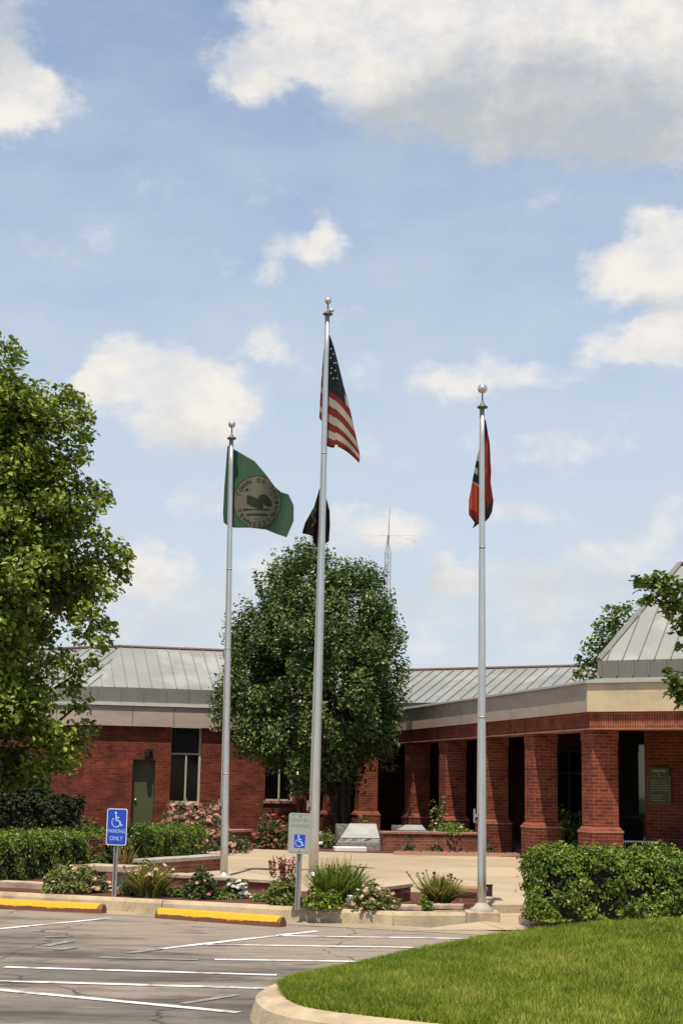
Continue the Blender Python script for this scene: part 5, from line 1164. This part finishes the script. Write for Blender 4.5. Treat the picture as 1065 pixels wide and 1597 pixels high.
# ------------------------------------------------------------------ shrubs, flowers, grasses
def shrub(name, label, px, pyb, w, h, leaf_n, leaf, mat, bl_=None, nb=0, bs=.05, cat='shrub', Y=None, flat=1.0, zb=PZ, core=True):
    p = gp(px, pyb, zb) if Y is None else Vector((*ap(px, pyb, Y).xy, zb)); o = thing(name, label, cat, p); n = leaf_n
    d = unit(RNG.normal(size=(n, 3))); d[:, 2] = np.abs(d[:, 2]); rad = .55 + .45 * RNG.random(n) ** .6
    lump = 1 + .16 * np.sin(d[:, 0] * 6 + px) + .12 * np.sin(d[:, 1] * 7 + d[:, 2] * 9)
    P = d * (rad * lump)[:, None] * np.array([w / 2, w / 2 * flat, h]); P[:, 2] = np.maximum(P[:, 2] * .95 + .02, .02)
    leaves('foliage', P, leaf, M[mat], o, out=d, up=.3)
    if nb:
        d = unit(RNG.normal(size=(nb, 3)) + np.array([0, -.5, .3])); d[:, 2] = np.abs(d[:, 2]); C = d * RNG.uniform(.85, 1.1, (nb, 1)) * np.array([w / 2, w / 2 * flat, h]); C[:, 2] += .02
        blossoms('blossoms', C, bs, M[bl_], o)
    s_ = MB()
    for k in range(6): a_ = k * 1.05; s_.tube([(0, 0, 0), (.3 * w * math.cos(a_) * .6, .3 * w * math.sin(a_) * .6, h * .7)], .008, 5)
    s_.build('stems', M['bark'], o); return o
def clump(name, label, px, pyb, n, ht, spread, width, mat, bl_=None, nb=0, bs=.05, rb=.08, cat='plant', curl=1.0, bh=1.0):
    p = gp(px, pyb, PZ); o = thing(name, label, cat, p); a_ = RNG.random(n) * 6.283; r_ = rb * np.sqrt(RNG.random(n)); base = np.stack([r_ * np.cos(a_), r_ * np.sin(a_), np.zeros(n)], 1)
    blades('leaves', base, ht, spread, width, M[mat], o, curl=curl)
    if nb:
        a_ = RNG.random(nb) * 6.283; r_ = spread * .8 * np.sqrt(RNG.random(nb)); C = np.stack([r_ * np.cos(a_), r_ * np.sin(a_), ht * bh * RNG.uniform(.75, 1.1, nb)], 1)
        s_ = MB()
        for c in C: s_.tube([(c[0] * .2, c[1] * .2, 0), (c[0] * .7, c[1] * .7, c[2] * .6), tuple(c)], .005, 4)
        s_.build('stalks', M['leaf_olive'], o); blossoms('blossoms', C, bs, M[bl_], o)
    return o
def spikes(name, label, px, pyb, n, w, h, mat='f_spike', leafm='leaf_olive'):
    p = gp(px, pyb, PZ); o = thing(name, label, 'plant', p); m_ = 900
    d = unit(RNG.normal(size=(m_, 3))); d[:, 2] = np.abs(d[:, 2]); leaves('foliage', d * RNG.uniform(.5, 1, (m_, 1)) * np.array([w / 2, w / 2, h * .62]), .05, M[leafm], o, out=d)
    Q = []
    for k in range(n):
        a_ = RNG.random() * 6.283; r_ = w * .45 * math.sqrt(RNG.random()); z = h * RNG.uniform(.55, .7); q = RNG.random(34)[:, None]; leaves('flower_spike', np.array([r_ * math.cos(a_), r_ * math.sin(a_), z]) + q * np.array([.04 * math.cos(a_), .04 * math.sin(a_), h * .38]) + RNG.normal(size=(34, 3)) * .010, .026, M[mat], o)
    return o
# front bed, left to right
shrub('flower_shrub', 'low rose shrub with peach blooms left of the stone bench', 112, 1393, 0.78, 0.36, 1650, .05, 'leaf_olive', 'f_peach', 34, .05)
shrub('flower_shrub', 'small cluster of pale pink blooms just left of the blue sign post', 150, 1393, 0.38, 0.19, 525, .04, 'leaf_rose', 'f_peach', 20, .055)
spikes('flower_spikes', 'tall dry reddish stems rising before the left hedge', 152, 1370, 9, .28, .62)
clump('tall_grass', 'tuft of tall pale reeds between the hedge and the stone bench', 192, 1372, 60, .55, .35, .008, 'blade_red', rb=.1)
clump('daylily', 'arching yellow green leaf clump with peach blooms right of the blue sign', 232, 1400, 340, .37, .46, .012, 'blade_mix', 'f_peach', 26, .05, .16)
shrub('leafy_shrub', 'olive shrub at the heart of the clump by the blue sign', 228, 1397, 0.58, 0.38, 1350, .055, 'leaf_olive', 'f_peach', 16, .045)
shrub('ground_cover', 'low bright green tuft left of the dark purple shrub', 280, 1400, 0.28, 0.10, 630, .035, 'leaf_lime', cat='plant')
shrub('flower_shrub', 'dark shrub with two pink blooms before the brick edging', 316, 1403, 0.45, 0.37, 1200, .05, 'leaf_rose', 'f_pink', 9, .045)
shrub('ground_cover', 'low bright green tuft before the white flowers', 341, 1403, 0.36, 0.10, 780, .035, 'leaf_lime', cat='plant')
shrub('white_flowers', 'small plant topped by a dense head of white flowers', 369, 1402, 0.35, 0.22, 570, .04, 'leaf_rose', 'f_white', 42, .05, cat='plant')
shrub('ground_cover', 'low bright green tuft right of the white flowers', 415, 1407, 0.34, 0.09, 720, .035, 'leaf_lime', cat='plant')
spikes('sedum', 'plant with upright dark red flower spikes left of the grey sign', 440, 1406, 26, .38, .52)
shrub('flower_shrub', 'green shrub with few peach blooms at the grey sign post', 446, 1412, 0.45, 0.31, 1350, .045, 'leaf_olive', 'f_peach', 9, .045)
clump('big_grass', 'largest lime green grass clump flecked yellow, right of the grey sign', 524, 1410, 1100, .44, .52, .008, 'blade', 'f_yellow', 46, .022, .24, bh=1.02)
shrub('leafy_shrub', 'dark green low shrub at the foot of the big grass clump', 500, 1418, 0.50, 0.21, 1350, .04, 'leaf_hedge')
shrub('flower_shrub', 'rounded shrub with many peach blooms before the brick wall end', 580, 1419, 0.55, 0.29, 1500, .042, 'leaf_olive', 'f_peach', 44, .05)
clump('daylily', 'spreading yellow and red leaf clump left of the pole with round base', 686, 1414, 520, .31, .52, .013, 'blade_mix', 'f_spike', 24, .035, .10, bh=1.25)
shrub('ground_cover', 'little bright green tuft by the flagstone nearest the ramp', 662, 1420, 0.18, 0.14, 390, .035, 'leaf_lime', cat='plant')
# back beds
shrub('rose_bush', 'broad rose bush crowded with pink blooms, between wall and left pole', 300, 1302, 1.65, 1.02, 2200, .075, 'leaf_rose', 'f_pink', 170, .10, Y=32.5)
shrub('rose_bush', 'dark reddish rose bush left of the broad pink one', 262, 1302, .7, .5, 700, .07, 'leaf_rose', 'f_red', 40, .06, Y=32.2)
shrub('rose_bush', 'rose bush with red blooms between the left pole and the grey sign', 425, 1312, .95, .72, 1300, .07, 'leaf_rose', 'f_red', 70, .075, Y=36.0)
shrub('rose_bush', 'low rose bush beside the left pole with scattered red blooms', 368, 1302, .6, .38, 700, .06, 'leaf_rose', 'f_red', 14, .05, Y=33.5)
shrub('rose_bush', 'rose bush with dull red blooms behind the hedge, before the brick wall', 120, 1302, 1.6, .70, 1500, .07, 'leaf_rose', 'f_red', 130, .06, Y=33.0)
shrub('flower_shrub', 'small yellow green plant with a white bloom right of the tallest pole', 510, 1310, .5, .45, 500, .06, 'leaf_olive', 'f_white', 4, .09, Y=36.5)
shrub('planter_shrub', 'bright yellow green shrub growing in the raised brick planter', 705, 1296, 1.0, .26, 1100, .055, 'leaf_lime', 'f_white', 7, .06, Y=36.2, zb=.5)
shrub('planter_shrub', 'thin leafy rose stems rising from the raised brick planter', 684, 1296, .45, .95, 260, .08, 'leaf_olive', 'f_peach', 5, .06, Y=36.6, zb=.45)
shrub('planter_shrub', 'sparse green plant behind the tilted stone slab', 566, 1300, .7, .75, 320, .08, 'leaf_olive', 'f_red', 5, .06, Y=37.9)
for (x, w_, l_) in ((638, .3, 'leftmost small plant at the foot of the raised planter'), (680, .35, 'middle small plant at the foot of the raised planter'), (762, .3, 'rightmost small plant at the foot of the raised planter')):
    shrub('bedding_plant', l_, x, 1331.5, w_, .2, 220, .05, 'leaf_rose', 'f_red', 6, .04, cat='plant')
shrub('courtyard_shrub', 'shaded shrub half hidden behind the second column', 890, 1300, 1.0, 1.0, 900, .09, 'leaf_hedge', Y=35.0)
